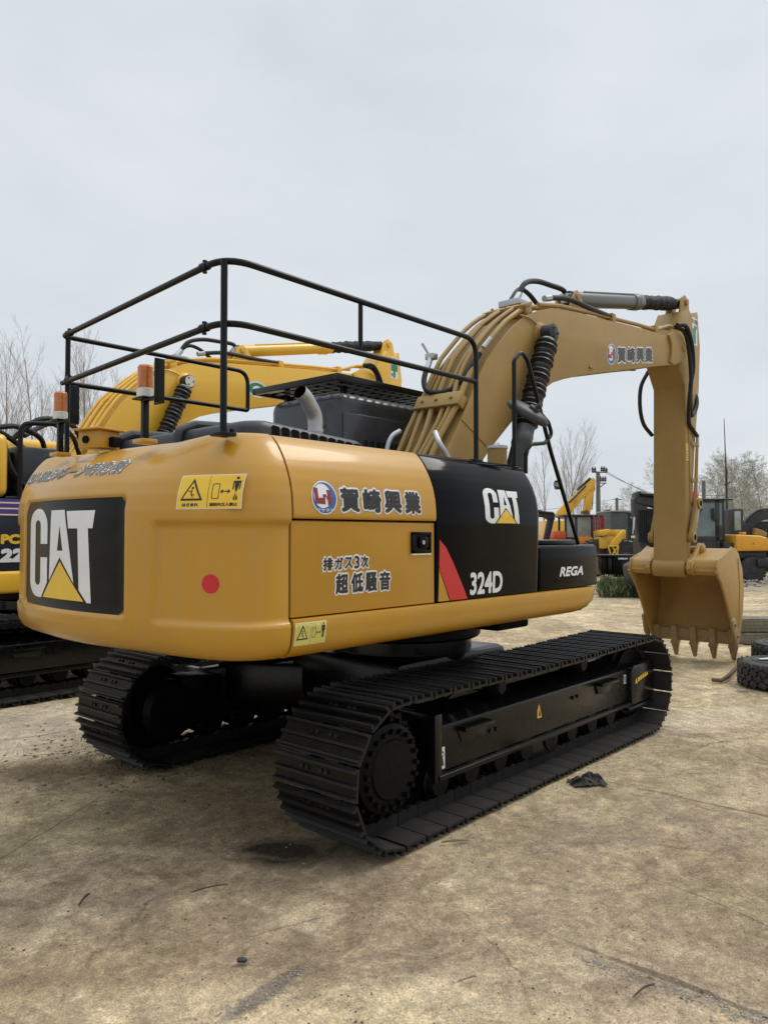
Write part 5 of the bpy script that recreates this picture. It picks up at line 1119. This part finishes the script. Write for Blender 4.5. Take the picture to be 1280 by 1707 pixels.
# black excavator with folded arm, bucket on the ground
F = Frame(1075, 22.5); r = F.root('black_excavator', 'black excavator with folded arm hanging down behind the tan bucket', 'excavator')
b = MB(); b.prism(F.pts([(1060, 822), (1066, 818), (1078, 820), (1100, 828), (1130, 850), (1136, 880), (1126, 884), (1112, 858), (1094, 846), (1076, 842), (1060, 838)]), 'y', 0, .42, .03); b.build('boom', M['charcoal'], r, 30)
b = MB(); b.prism(F.pts([(1057, 832), (1062, 826), (1074, 828), (1080, 846), (1079, 870), (1092, 915), (1090, 932), (1066, 948), (1060, 942), (1070, 920), (1062, 880), (1058, 855)]), 'y', .04, .38, .02); st = b.build('stick', M['charcoal'], r, 30)
b = MB(); b.tube([(F.X(1066), -.06, F.Z(824)), (F.X(1096), -.06, F.Z(826))], .06, 10); b.tube([(F.X(1056), -.04, F.Z(862)), (F.X(1054), -.04, F.Z(890))], .025, 8, 1)
b.build('arm_cylinder', [M['frame'], M['chrome']], r)
b = MB()
for k in range(6): b.box(F.X(1064 + k * 3.4), F.X(1065.4 + k * 3.4), .0, .04, F.Z(905), F.Z(850), .005)
b.build('hose', M['rubber'], st); b = MB(); b.box(F.X(1051), F.X(1057), -.05, .0, F.Z(897), F.Z(893), .01); b.build('work_lamp', M['lampwhite'], r)
b = MB(); b.prism(F.pts([(1050, 944), (1060, 938), (1080, 940), (1086, 960), (1082, 988), (1056, 988), (1053, 970)]), 'y', -.4, .8, .03)
for u in (1058, 1067, 1078): b.prism(F.pts([(u - 2.5, 988), (u + 2.5, 988), (u + 1.2, 995), (u - 1.2, 995)]), 'y', -.42, -.3, .005)
b.build('bucket', M['charcoal'], r, 30)
b = MB(); b.box(F.X(1100), F.X(1140), -.9, 1.4, .9, F.Z(884), .06); b.box(F.X(1081), F.X(1104), .6, 1.5, .7, F.Z(846), .06); b.build('engine_house', M['charcoal'], r); crawler(r, F.X(1100), F.X(1160), -1.0, 1.5, .8)
# black steel box with white lettering
F = Frame(1035, 27); r = F.root('steel_skid_box', 'low black steel box with small white lettering standing in the weeds', 'steel box')
b = MB(); b.box(F.X(1025), F.X(1062), 0, 1.0, F.Z(962), F.Z(926), .02); b.box(F.X(1002), F.X(1024), .1, .9, F.Z(958), F.Z(928), .02); b.box(F.X(1000), F.X(1062), -.02, 1.02, F.Z(929), F.Z(925), .01)
for u in (1005, 1013, 1022): b.box(F.X(u), F.X(u + 1.5), .02, .1, F.Z(962), F.Z(928), .005)
b.build('box_body', M['charcoal'] if False else M['frame'], r, 30)
b = MB(); put_text(b, 'KOBELCO', F.X(1029), F.X(1045), F.Z(932.5), F.Z(929.6), lambda a, z, h: (a, -.021 - h, z), .1); put_poly(b, [(F.X(1047.5), F.Z(929.8)), (F.X(1050), F.Z(929.8)), (F.X(1048.7), F.Z(932.4))], lambda a, z, h: (a, -.021 - h, z), 0, .001); b.build('lettering', M['white'], r, 0)
# wheeled excavator with the big cab, right of the stick
F = Frame(1200, 29.5); r = F.root('wheeled_excavator', 'wheeled excavator with dark glazed cab and yellow rear, right of the stick', 'excavator')
x0, xc, x1, zt, zb = F.X(1153), F.X(1207), F.X(1222), F.Z(834), F.Z(925)
b = MB(); prof = [(x0 - .05, zb), (x0 - .06, F.Z(880)), (x0 + .02, zt - .06), (x0 + .1, zt), (xc - .06, zt), (xc, zt - .05), (xc, zb)]
for (xa, xb, za, zb2) in ((x0 - .06, x0 + .02, zb, zt - .05), (F.X(1192), F.X(1199), zb, zt), (F.X(1204), xc, zb, zt), (x0, xc, F.Z(838), zt), (x0 - .05, xc, F.Z(902), F.Z(894)), (F.X(1192), xc, F.Z(894), F.Z(876))): b.box(xa, xb, 0, .06, za, zb2, .012)
b.box(x0, F.X(1192), .01, .05, zb, F.Z(901), .01)
b.box(x0 - .02, x1, -.03, 1.6, zt, zt + .07, .03); b.box(x1 - .06, x1, 1.45, 1.55, zb, zt, .01); b.box(xc, x1, 1.5, 1.56, zb, zt, .01); b.box(xc, x1, .0, 1.55, zb, F.Z(905), .01); b.box(x0, xc, 1.5, 1.56, zb, zt, .01)
b.tube([(x0 + .05, -.02, F.Z(872)), (F.X(1170), -.02, F.Z(848))], .02, 6); b.prism(F.pts([(1186, 848), (1191, 846), (1195, 856), (1195, 870), (1187, 866)]), 'y', -.12, -.05, .01)
cab_ = b.build('cab', M['charcoal'], r, 30)
b = MB(); b.box(x0 + .02, F.X(1192), .03, .035, F.Z(894), F.Z(838)); b.box(F.X(1199), F.X(1204), .03, .035, F.Z(876), F.Z(838)); b.build('door_window', M['teal'], cab_, 0)
b = MB(); b.add([(xc + .01, .02, F.Z(900)), (x1 - .03, 1.45, F.Z(900)), (x1 - .03, 1.45, zt), (xc + .01, .02, zt)], [(0, 1, 2, 3)]); b.build('rear_window', mat('blue_glass', (0.10, 0.15, 0.2), .08, spec=.8), cab_, 0)
b = MB(); b.box(x0 + .3, F.X(1180), .6, 1.2, F.Z(905), F.Z(868), .1); b.build('seat', M['rubber'], cab_)
b = MB()
for k in range(5): b.box(F.X(1200), F.X(1204), -.01, .01, F.Z(912 - k * 2.6), F.Z(911 - k * 2.6) + .01, .003)
b.build('vent', M['dark'], cab_)
b = MB(); b.prism([(F.X(1222), F.Z(919)), (F.X(1222), F.Z(891)), (F.X(1262), F.Z(893)), (F.X(1274), F.Z(896)), (F.X(1279), F.Z(906)), (F.X(1279), F.Z(918))], 'y', -.2, 2.0, .06, seg=3); b.box(F.X(1242), F.X(1247), .2, .6, F.Z(891), F.Z(887), .02); hs = b.build('engine_house', M['amberyel'], r, 35)
b = MB(); b.prism(F.pts([(1249, 903), (1252, 906), (1249, 908), (1251, 906)]), 'y', -.205, -.2); b.build('emblem', M['decalblack'], hs, 0)
b = MB(); b.box(F.X(1190), F.X(1276), .0, 1.8, F.Z(931), F.Z(920), .03); b.box(F.X(1256), F.X(1300), -.25, .2, F.Z(945), F.Z(930), .05); b.box(F.X(1190), F.X(1300), .3, 1.5, F.Z(950), F.Z(932), .03); b.build('chassis', M['charcoal'], r, 30)
for u in (1252, 1195):
    for y in (-.15, 1.5): b = MB(); wheel(b, F.X(u), y, .5, .5, .4); b.build('wheel', [M['tyre'], M['charcoal']], r, 30)
b = MB(); b.prism(F.pts([(1155, 822), (1160, 816), (1163, 817), (1165, 820), (1165, 834), (1155, 834)]), 'y', .1, .3, .02); b.build('red_lamp', M['redlens'], r, 30)
# dark excavator farther right
F = Frame(1255, 38); r = F.root('dark_excavator', 'dark excavator with arched boom behind the yellow engine house', 'excavator')
b = MB(); b.box(F.X(1222), F.X(1239), 0, 1.4, F.Z(892), F.Z(848), .06); c = b.build('cab', M['charcoal'], r, 30); b = MB(); b.box(F.X(1223.5), F.X(1234), -.02, .0, F.Z(884), F.Z(852), .02); b.build('window', M['glasslight'], c)
bp = spline([(F.X(1236), 0, F.Z(892)), (F.X(1247), 0, F.Z(872)), (F.X(1262), 0, F.Z(856)), (F.X(1280), 0, F.Z(850)), (F.X(1310), 0, F.Z(852))], 8); lo = spline([(F.X(1252), 0, F.Z(893)), (F.X(1258), 0, F.Z(879)), (F.X(1268), 0, F.Z(870)), (F.X(1282), 0, F.Z(866)), (F.X(1310), 0, F.Z(862))], 8)
b = MB(); b.prism([(p.x, p.z) for p in bp] + [(p.x, p.z) for p in lo][::-1], 'y', .2, .75, 0); b.tube([Vector((p.x, .3, p.z + .05)) for p in bp[8:]], .05, 6); b.build('boom', M['charcoal'], r, 40)
b = MB(); b.prism(F.pts([(1255, 893), (1257, 880), (1270, 884), (1276, 888), (1276, 894)]), 'y', -.1, .6, .02); b.build('front_cover', M['boom'], r, 30); b = MB(); b.box(F.X(1240), F.X(1300), .2, 1.8, .9, F.Z(893), .04); b.box(F.X(1256), F.X(1306), 1.0, 2.2, F.Z(893), F.Z(868), .06); b.build('engine_house', M['charcoal'], r, 30); crawler(r, F.X(1222), F.X(1310), -.2, 2.0, .9)
b = MB()
for k in range(4): b.tube(spline([(F.X(1262 + 3 * k), -.05, F.Z(892)), (F.X(1264 + 3 * k), -.05, F.Z(882)), (F.X(1272 + 3 * k), -.05, F.Z(876))]), .025, 6)
b.build('hose', M['rubber'], r)
# poles, mast, wires
F = Frame(997, 46); r = F.root('utility_pole', 'tall grey utility pole with crossarm and cluster of insulators', 'utility pole')
b = MB(); b.tube([(0, 0, 0), (0, 0, F.Z(786))], [.17, .12], 12); b.build('pole', M['concretepole'], r)
b = MB(); b.box(F.X(987), F.X(1012), -.06, .06, F.Z(788), F.Z(786.5), .01); b.box(F.X(997), F.X(1011), -.05, .05, F.Z(806), F.Z(804.5), .01); b.tube([(F.X(998), 0, F.Z(814)), (F.X(1008), 0, F.Z(806))], .03, 6); b.build('crossarm', M['charcoal'], r)
for u, v in ((988, 787), (992, 787), (1003, 786), (1007, 786), (1011, 788), (1001, 803), (1005, 803), (1009, 803)):
    b = MB(); b.lathe([(.02, 0), (.09, .06), (.05, .12), (.08, .18), (.04, .26), (.02, .34)], (F.X(u), 0, F.Z(v)), (F.X(u), 0, 99), 10); b.build('insulator', M['charcoal'], r)
P1 = [F.P + RV * F.X(u) + Vector((0, 0, F.Z(785))) for u in (988, 1004, 1010)]
F2 = Frame(1028, 70); r = F2.root('utility_pole', 'short distant utility pole with thin crossarm above the cabin', 'utility pole')
b = MB(); b.tube([(0, 0, 0), (0, 0, F2.Z(830))], [.18, .13], 10); b.build('pole', M['concretepole'], r); b = MB(); b.box(F2.X(1021), F2.X(1037), -.06, .06, F2.Z(833), F2.Z(832), .01); b.build('crossarm', M['charcoal'], r)
P2 = [F2.P + RV * F2.X(u) + Vector((0, 0, F2.Z(832))) for u in (1022, 1028, 1036)]
P3 = [Frame(1130, 62).P + Vector((0, k * .5, 4.6)) for k in range(3)]
def sag(a, c, s): return [a.lerp(c, k / 14) - Vector((0, 0, s * 4 * (k / 14) * (1 - k / 14))) for k in range(15)]
for a, c, lab in ((P1[1], P3[0], 'upper thin power line running right from the tall utility pole'), (P1[2], P3[1], 'lower thin power line running right from the tall utility pole'), (P2[0], Frame(840, 60).P + Vector((0, 0, 3.6)), 'thin power line running left from the short distant pole')):
    b = MB(); b.tube(sag(a, c, .25), .016, 5); tag(b.build('power_line', M['wire']), lab, 'power line', 'power lines')
F = Frame(1211, 48); r = F.root('radio_mast', 'thin dark radio mast rising behind the dark glazed cab', 'mast')
b = MB(); b.tube([(0, 0, 0), (0, 0, F.Z(783)), (-.03, 0, F.Z(778)), (-.1, 0, F.Z(697))], [.075, .075, .045, .02], 8); b.build('pole', M['charcoal'], r)
b = MB(); b.tube([(F.X(1207), 0, F.Z(808)), (F.X(1217), 0, F.Z(804))], .035, 6); b.build('crossbar', M['charcoal'], r)
F = Frame(1173, 44); b = MB(); b.tube([(0, 0, 0), (0, 0, F.Z(801))], .11, 8); b.box(-.5, 1.2, -.04, .04, F.Z(826), F.Z(825), .01); o = b.build('post', M['concretepole']); o.location = F.P; o.rotation_euler = (0, 0, FACE); tag(o, 'grey post standing between the stick and the radio mast', 'post')

# ------------------------------------------------------------------ trees: bare poplars and budding willows
def make_tree(seed, H, spread, bud=False, levels=4, dens=1.0):
    R = random.Random(seed); tr = MB(); cr = MB()
    def grow(p, d, L, rad, lev):
        n = 4 if lev < 2 else 3; pts = [p]; q = p.copy(); dd = d.copy()
        for k in range(n):
            dd = (dd + Vector((R.gauss(0, .07), R.gauss(0, .07), R.gauss(0, .05) + ((.07 if bud else .16) if lev > 0 else .02)))).normalized(); q = q + dd * (L / n); pts.append(q.copy())
        rad1 = rad * (.25 if lev == 0 else .35)
        (tr if lev == 0 else cr).tube(pts, [rad + (rad1 - rad) * k / n for k in range(n + 1)], 7 if lev == 0 else (4 if lev < 3 else 3), cap=False)
        if bud and lev >= 2:
            for k in range(2 if lev == 2 else 2):
                c = pts[1 + k % n] + Vector((R.gauss(0, .06), R.gauss(0, .06), R.gauss(0, .06))); s = R.uniform(.02, .042); u = Vector((R.gauss(0, 1), R.gauss(0, 1), R.gauss(0, 1))).normalized(); v = u.orthogonal().normalized()
                cr.add([(c - u * s)[:], (c + v * s * .6)[:], (c + u * s)[:], (c - v * s * .6)[:]], [(0, 1, 2, 3)], 1)
        if lev + 1 >= levels: return
        m = int((15 if lev == 0 else (7 if lev == 1 else 5)) * dens)
        for k in range(m):
            t = (.22 + .76 * (k + R.random()) / m) if lev == 0 else (.15 + .85 * (k + R.random()) / m)
            f = t * n; i = min(int(f), n - 1); base = pts[i].lerp(pts[i + 1], f - i); a = R.uniform(0, 2 * pi)
            side = Vector((cos(a), sin(a), 0)); side = (side - dd * side.dot(dd)).normalized(); ang = R.uniform(.4, .75) * spread
            nd = (dd * cos(ang) + side * sin(ang)).normalized()
            l2 = L * ((.42 * (1.15 - .7 * t)) if lev == 0 else R.uniform(.35, .6) * (1.1 - .5 * t)); grow(base, nd, l2, max(.0055, rad * (1 - .7 * t) * .42), lev + 1)
    grow(Vector((0, 0, -.1)), Vector((R.gauss(0, .03), R.gauss(0, .03), 1)).normalized(), H, H * .008, 0)
    return tr, cr
def tree_proto(name, label, group, *a, **k):
    tr, cr = make_tree(*a, **k); r = empty(name); tag(r, label, 'tree', group)
    tr.build('trunk', M['bark'], r, 60, fix=False); cr.build('crown', [M['twigbark'], M['budleaf']], r, 0, fix=False); return r
bare = [tree_proto('bare_tree', '', 'bare trees behind the yard', s, 10, sp, dens=dn) for s, sp, dn in ((3, .8, 1.0), (11, .75, 1.15), (23, .9, .95))]
budt = [tree_proto('budding_tree', '', 'budding trees behind the yard', s, 7.5, 1.5, bud=True, dens=1.6) for s in (5, 8)]
used = set()
def plant(protos, i, u, d, vtop, rz, label, H):
    p = protos[i % len(protos)]; o = p if id(p) not in used else copy_tree(p); used.add(id(p)) if o is p else None
    F = Frame(u, d); o.location = F.P; s = F.Z(vtop) / H; o.scale = (s, s, s); o.rotation_euler = (0, 0, rz); o['label'] = label; return o
Lf = 'tall bare tree above the yellow excavator, '
for k, (i, u, d, v, lab) in enumerate([(0, 37, 40, 570, 'tallest slender bare tree standing at the left above the yellow hood'), (1, 2, 36, 618, 'bare tree cut by the left edge of the photo'), (2, 74, 44, 598, 'bare tree just left of the rear handrail corner'), (0, 96, 52, 640, 'thin bare tree right behind the rear handrail corner'),
        (1, 132, 46, 598, 'bare tree in the gap right of the rear handrail corner'), (2, 165, 50, 632, 'bare tree next to the lower pipes of the yellow boom'), (1, 200, 58, 655, 'short distant bare tree beside the yellow boom foot'), (0, -30, 42, 600, 'bare tree just beyond the left edge of the view'), (2, 55, 60, 655, 'low distant bare tree between the two tallest at left'), (1, 112, 62, 660, 'low distant bare tree behind the amber beacon')]):
    plant(bare, i, u, d, v, k * 1.7, lab, 10)
for k, (i, u, d, v, lab) in enumerate([(2, 905, 50, 748, 'bare tree rising beside the front of the black side panel'), (0, 930, 47, 728, 'bare tree with a round bird nest in its fork'), (1, 952, 52, 745, 'bare tree behind the sloping grab rail'), (0, 888, 60, 765, 'low bare tree half hidden by the lift cylinder'), (1, 970, 75, 790, 'distant low bare tree left of the tall utility pole')]):
    plant(bare, i, u, d, v, 1 + k * 2.1, lab, 10)
for k, (i, u, d, v, lab) in enumerate([(0, 1085, 62, 765, 'budding tree rising left of the hanging stick'), (1, 1185, 62, 782, 'budding tree behind the left half of the glazed cab'), (0, 1222, 58, 768, 'tallest budding tree just right of the radio mast'), (1, 1252, 60, 772, 'budding tree above the yellow engine house'), (0, 1284, 56, 772, 'budding tree cut by the right edge of the photo'),
        (1, 1062, 80, 815, 'low budding tree beyond the sheeted cabin'), (0, 1205, 75, 800, 'low distant budding tree behind the radio mast foot'), (1, 1240, 78, 796, 'low distant budding tree among the tall ones at right'), (0, 1268, 80, 800, 'low distant budding tree at the far right'), (1, 1150, 80, 805, 'low budding tree hidden behind the stick'), (0, 1015, 90, 842, 'small far budding tree between the two poles')]):
    plant(budt, i, u, d, v, .5 + k * 2.4, lab, 7.5)
F = Frame(930, 47); b = MB(); R = random.Random(2)
for k in range(220):
    a, e = R.uniform(0, 2 * pi), R.uniform(-.5, .5); c = Vector(((.30 * cos(e * 2.6)) * cos(a) * R.uniform(.6, 1), (.30 * cos(e * 2.6)) * sin(a) * R.uniform(.6, 1), .27 * sin(e * 2.6))); t = Vector((-sin(a), cos(a), R.uniform(-.5, .5))) * .12; b.tube([c - t, c, c + t], .011, 3, cap=False)
o = b.build('bird_nest', M['twig'], None, 0, fix=False); o.location = F.P + Vector((0, 0, F.Z(808))); tag(o, 'round twig bird nest in the fork of a bare tree', 'nest')

# ------------------------------------------------------------------ tyres, timber and litter on the yard
def tyre(loc, rz, label, R_=.5, Wd=.31, tilt=0.0):
    r = empty('tyre', loc, rz); tag(r, label, 'tyre', 'old tyres at the right edge'); r.rotation_euler = (tilt, 0, rz)
    prof = [(.27, .03), (.30, .01), (.40, 0), (.455, .02), (.475, .05), (.482, Wd / 2), (.475, Wd - .05), (.455, Wd - .02), (.40, Wd), (.30, Wd - .01), (.27, Wd - .03), (.262, Wd / 2), (.27, .03)]
    b = MB(); b.lathe(prof, (0, 0, 0), (0, 0, 1), 56); b.lathe([(.33, Wd - .006), (.335, Wd + .004), (.345, Wd + .004), (.35, Wd - .004)], (0, 0, 0), (0, 0, 1), 56); b.build('carcass', M['tyre'], r, 35)
    b = MB(); n = 26
    for k in range(n):
        for row, (z, w_) in enumerate(((.055, .075), (.125, .07), (.19, .07), (.255, .075))):
            a = 2 * pi * (k + (.5 if row % 2 else 0)) / n; mx = RZ(a) @ Matrix.Translation((.483, 0, z)) @ Matrix.Rotation(radians(28 if row % 2 else -28), 4, 'X'); b.box(-.012, .018, -.043, .043, -w_ * .43, w_ * .43, .006, mx=mx)
    b.build('tread', M['tyre'], r, 30); return r
t1 = tyre((5.03, -1.81, .0), .3, 'nearest old tyre lying flat with a white paper scrap on it')
t2 = tyre((6.62, -1.52, .0), 1.1, 'old tyre lying flat behind the nearest one', Wd=.34)
b = MB(); b.grid([[(4.86 + .05 * i + .02 * j, -1.62 - .06 * i + .03 * j, .325 + .006 * sin(i * 2 + j)) for i in range(4)] for j in range(4)]); b.build('paper_scrap', M['white']); tag(bpy.data.objects['paper_scrap'], 'white paper scrap lying on the nearest tyre', 'paper')
F = Frame(1237, 12.9)
for (v0, v1, y0, dp, m_, nm, lab, x0) in ((1076, 1057, 0, .5, 'timber', 'timber_beam', 'lower dark weathered timber beam behind the tyres', .02), (1056, 1034, .04, .42, 'timber', 'timber_beam', 'upper pale grey timber beam lying on another beam', .0)):
    zz0 = max(0, F.Z(v0)); zz1 = F.Z(v1) if v0 > 1070 else F.Z(v1); b = MB(); z0_ = 0 if v0 > 1070 else .2; z1_ = .19 if v0 > 1070 else .43
    for k in range(2): b.box(x0, 2.6, y0 + k * dp / 2, y0 + (k + .97) * dp / 2, z0_, z1_, .015)
    for k in range(4): b.box(x0 + .01, 2.58, y0 - .006, y0 + .01, z0_ + .02 + k * (z1_ - z0_) / 4.4, z0_ + .045 + k * (z1_ - z0_) / 4.4, .003)
    o = b.build(nm, M['timber'], None, 30); o.location = F.P; o.rotation_euler = (0, 0, FACE + .03); tag(o, lab, 'timber', 'weathered timber beams')
pts = fillet([(4.70, -1.10, .03), (4.80, -1.16, .025), (4.86, -1.24, .06), (5.02, -1.34, .26)], .05)
tag(MB().tube([(4.72, -1.09, .03), (4.80, -1.17, .02), (4.95, -1.20, .05), (5.55, -1.14, .09), (5.95, -1.12, .12)], .026, 8).build('iron_bar', M['rust']), 'bent rusty iron bar lying on the ground beside the tyres', 'iron bar')
# crumpled dark rag by the track
b = MB(); n = 18; rows = []
for j in range(n):
    rows.append([])
    for i in range(n):
        u, v = (i / (n - 1) - .5), (j / (n - 1) - .5); e = max(0, 1 - (u * u + v * v) * 3.4); z = .006 + .042 * smooth(e * 1.4) * (noise.noise(Vector((u * 4.2, v * 4.2, 4))) * 1.1 + .75 + .35 * abs(noise.noise(Vector((u * 9, v * 5, 2)))))
        rows[-1].append((u * .26 + .03 * noise.noise(Vector((u * 6, v * 6, 1))), v * .17 + .04 * noise.noise(Vector((u * 6, v * 6, 9))), z))
b.grid(rows); b.add([p for r_ in rows for p in [(q[0], q[1], .001) for q in r_]], []); o = b.build('rag', M['rag'], None, 50); o.location = (.11, -1.72, 0); o.rotation_euler = (0, 0, FACE + .15); tag(o, 'crumpled dark rag on the ground beside the track', 'rag')
R = random.Random(4)
def ground_pt(u, v):
    d = 1282 * 1.85 / (v - 890); P = Vector((CAMP.x, CAMP.y, 0)) + FV * d + RV * ((u - 640) * d / 1282); return P
for u0, v0, u1, v1, rr, lab in ((139, 1503, 157, 1483, .006, 'short curved dark twig on the ground at the left'), (322, 1482, 384, 1468, .0035, 'long thin dry twig lying left of the oil stain'), (1047, 1652, 1084, 1630, .004, 'straight dark stick lying near the gravel seam'), (760, 1627, 792, 1618, .003, 'short thin straw near the bottom centre'), (734, 1400, 780, 1396, .006, 'pale straw beside the rear end of the near track'), (0, 1478, 10, 1464, .004, 'thin twig cut by the left edge of the photo')):
    a, c = ground_pt(u0, v0), ground_pt(u1, v1); m_ = a.lerp(c, .5) + Vector((R.gauss(0, .01), R.gauss(0, .01), .006)); z = Vector((0, 0, .008))
    tag(MB().tube(spline([a + z, m_ + z, c + z], 4), [rr * .6] + [rr] * 7 + [rr * .4], 6).build('twig', M['drygrass'] if 'straw' in lab else M['twig'], None), lab, 'twig', 'twigs and straws on the ground')
P = ground_pt(399, 1590); o = MB().lathe([(.004, 0), (.010, .003), (.0115, .012), (.011, .036), (.006, .044), (.003, .046)], (0, 0, 0), (1, 0, 0), 14).build('plastic_cap', M['hoodgrey']); o.location = P + Vector((0, 0, .004)); o.rotation_euler = (0, 0, -.9); tag(o, 'small dark plastic cap lying on the near ground', 'cap')
# loose stones
def stones(name, mat_, n, place, smin, smax, lab=None):
    b = MB(); R = random.Random(len(name) + n)
    for k in range(n):
        p = place(R); s = smin * (smax / smin) ** (R.random() ** 2.2); vs = []
        for q in ((1, 0, 0), (-1, 0, 0), (0, 1, 0), (0, -1, 0), (0, 0, 1), (0, 0, -1)): vs.append((p.x + q[0] * s * R.uniform(.6, 1.2), p.y + q[1] * s * R.uniform(.6, 1.2), p.z + q[2] * s * R.uniform(.4, .75)))
        b.add(vs, [(0, 2, 4), (2, 1, 4), (1, 3, 4), (3, 0, 4), (2, 0, 5), (1, 2, 5), (3, 1, 5), (0, 3, 5)])
    return tag(b.build(name, mat_, None, 0, fix=False), kind='stuff')
def on_g(x, y): return Vector((x, y, ground_h(x, y) + .002))
def anywhere(R):
    d = 2.2 + 11 * R.random() ** 1.5; u = R.uniform(-80, 1360); P = Vector((CAMP.x, CAMP.y, 0)) + FV * d + RV * ((u - 640) * d / 1282); return on_g(P.x, P.y)
stones('loose_gravel', M['stone'], 4800, anywhere, .0015, .010); stones('dark_crumbs', M['darkstone'], 3200, anywhere, .0015, .009)
def seam(R):
    t = R.random(); P = ground_pt(960 + 330 * t + R.gauss(0, 8), 1582 + 110 * t + R.gauss(0, 7)); return on_g(P.x, P.y)
stones('gravel_seam', M['stone'], 900, seam, .002, .011)
def wash(R):
    t = R.random(); P = ground_pt(375 + 140 * t + R.gauss(0, 10), 1672 - 75 * t + R.gauss(0, 9)); return on_g(P.x, P.y)
stones('washed_gravel', M['stone'], 700, wash, .0018, .008)
def clod(R):
    P = Vector((-1.75 + R.gauss(0, .45), 1.55 + R.gauss(0, .55), 0)); return on_g(P.x, P.y)
stones('soil_crumbs', M['soil'], 2200, clod, .003, .024)
def rub(R):
    P = Frame(1265, 27 + R.random() * 9).P + RV * R.gauss(0, 1.1); return Vector((P.x, P.y, R.random() * .12))
stones('rubble', M['stone'], 500, rub, .03, .16)
# weeds by the steel box
b = MB(); R = random.Random(9)
for k in range(3600):
    d = 22.5 + 4.5 * R.random(); P = Frame(R.uniform(998, 1062), d).P; h = R.uniform(.08, .5) * R.uniform(.5, 1.1); a = R.uniform(0, 2 * pi); wd = R.uniform(.008, .02); s = Vector((cos(a), sin(a), 0)); l = Vector((R.gauss(0, .12), R.gauss(0, .12), 0))
    mi = 0 if R.random() < .8 else 1; m_ = P + l * .4 + Vector((0, 0, h * .6)); e = P + l + Vector((0, 0, h))
    b.add([(P - s * wd)[:], (P + s * wd)[:], (m_ + s * wd * 1.3)[:], (m_ - s * wd * 1.3)[:], e[:]], [(0, 1, 2, 3), (3, 2, 4)], mi)
tag(b.build('weeds', [M['grass'], M['drygrass']], None, 0, fix=False), kind='stuff')

# low far scrub closing the yard
b = MB(); R = random.Random(12)
for k in range(11000):
    u = R.uniform(-700, 2000); d = R.uniform(92, 125); P = Frame(u, d).P; h = R.uniform(.8, 3.4) * (1 + .5 * noise.noise(Vector((u * .02, 3, 1)))); a = R.uniform(0, 2 * pi); sd = Vector((cos(a), sin(a), 0)) * R.uniform(.015, .05); lean = Vector((R.gauss(0, .35), R.gauss(0, .35), 0))
    m_ = P + lean * .4 + Vector((0, 0, h * .6)); e = P + lean + Vector((0, 0, h)); b.add([(P - sd)[:], (P + sd)[:], (m_ + sd * .7)[:], (m_ - sd * .7)[:], e[:]], [(0, 1, 2, 3), (3, 2, 4)], 0 if R.random() < .6 else 1)
tag(b.build('far_scrub', [M['twigbark'], M['budleaf']], None, 0, fix=False), kind='stuff')

F = Frame(1010, 44); r = F.root('red_excavator', 'small distant dark red excavator squeezed between the tall pole and the grey sheeted cabin', 'excavator')
b = MB(); b.box(F.X(999), F.X(1012), 0, 1.2, F.Z(892), F.Z(872), .05); b.build('engine_house', M['darkred'], r); b = MB(); b.box(F.X(1010), F.X(1020), .1, 1.2, F.Z(892), F.Z(862), .05); c = b.build('cab', M['charcoal'], r); b = MB(); b.box(F.X(1011.5), F.X(1018), .07, .09, F.Z(880), F.Z(865), .02); b.build('window', M['glasslight'], c)
b = MB(); b.prism(F.pts([(1000, 872), (1004, 858), (1012, 850), (1020, 848), (1020, 852), (1013, 855), (1007, 862), (1004, 873)]), 'y', .3, .6, .02); b.build('boom', M['darkred'], r, 30); crawler(r, F.X(996), F.X(1022), -.3, 1.6, .8)
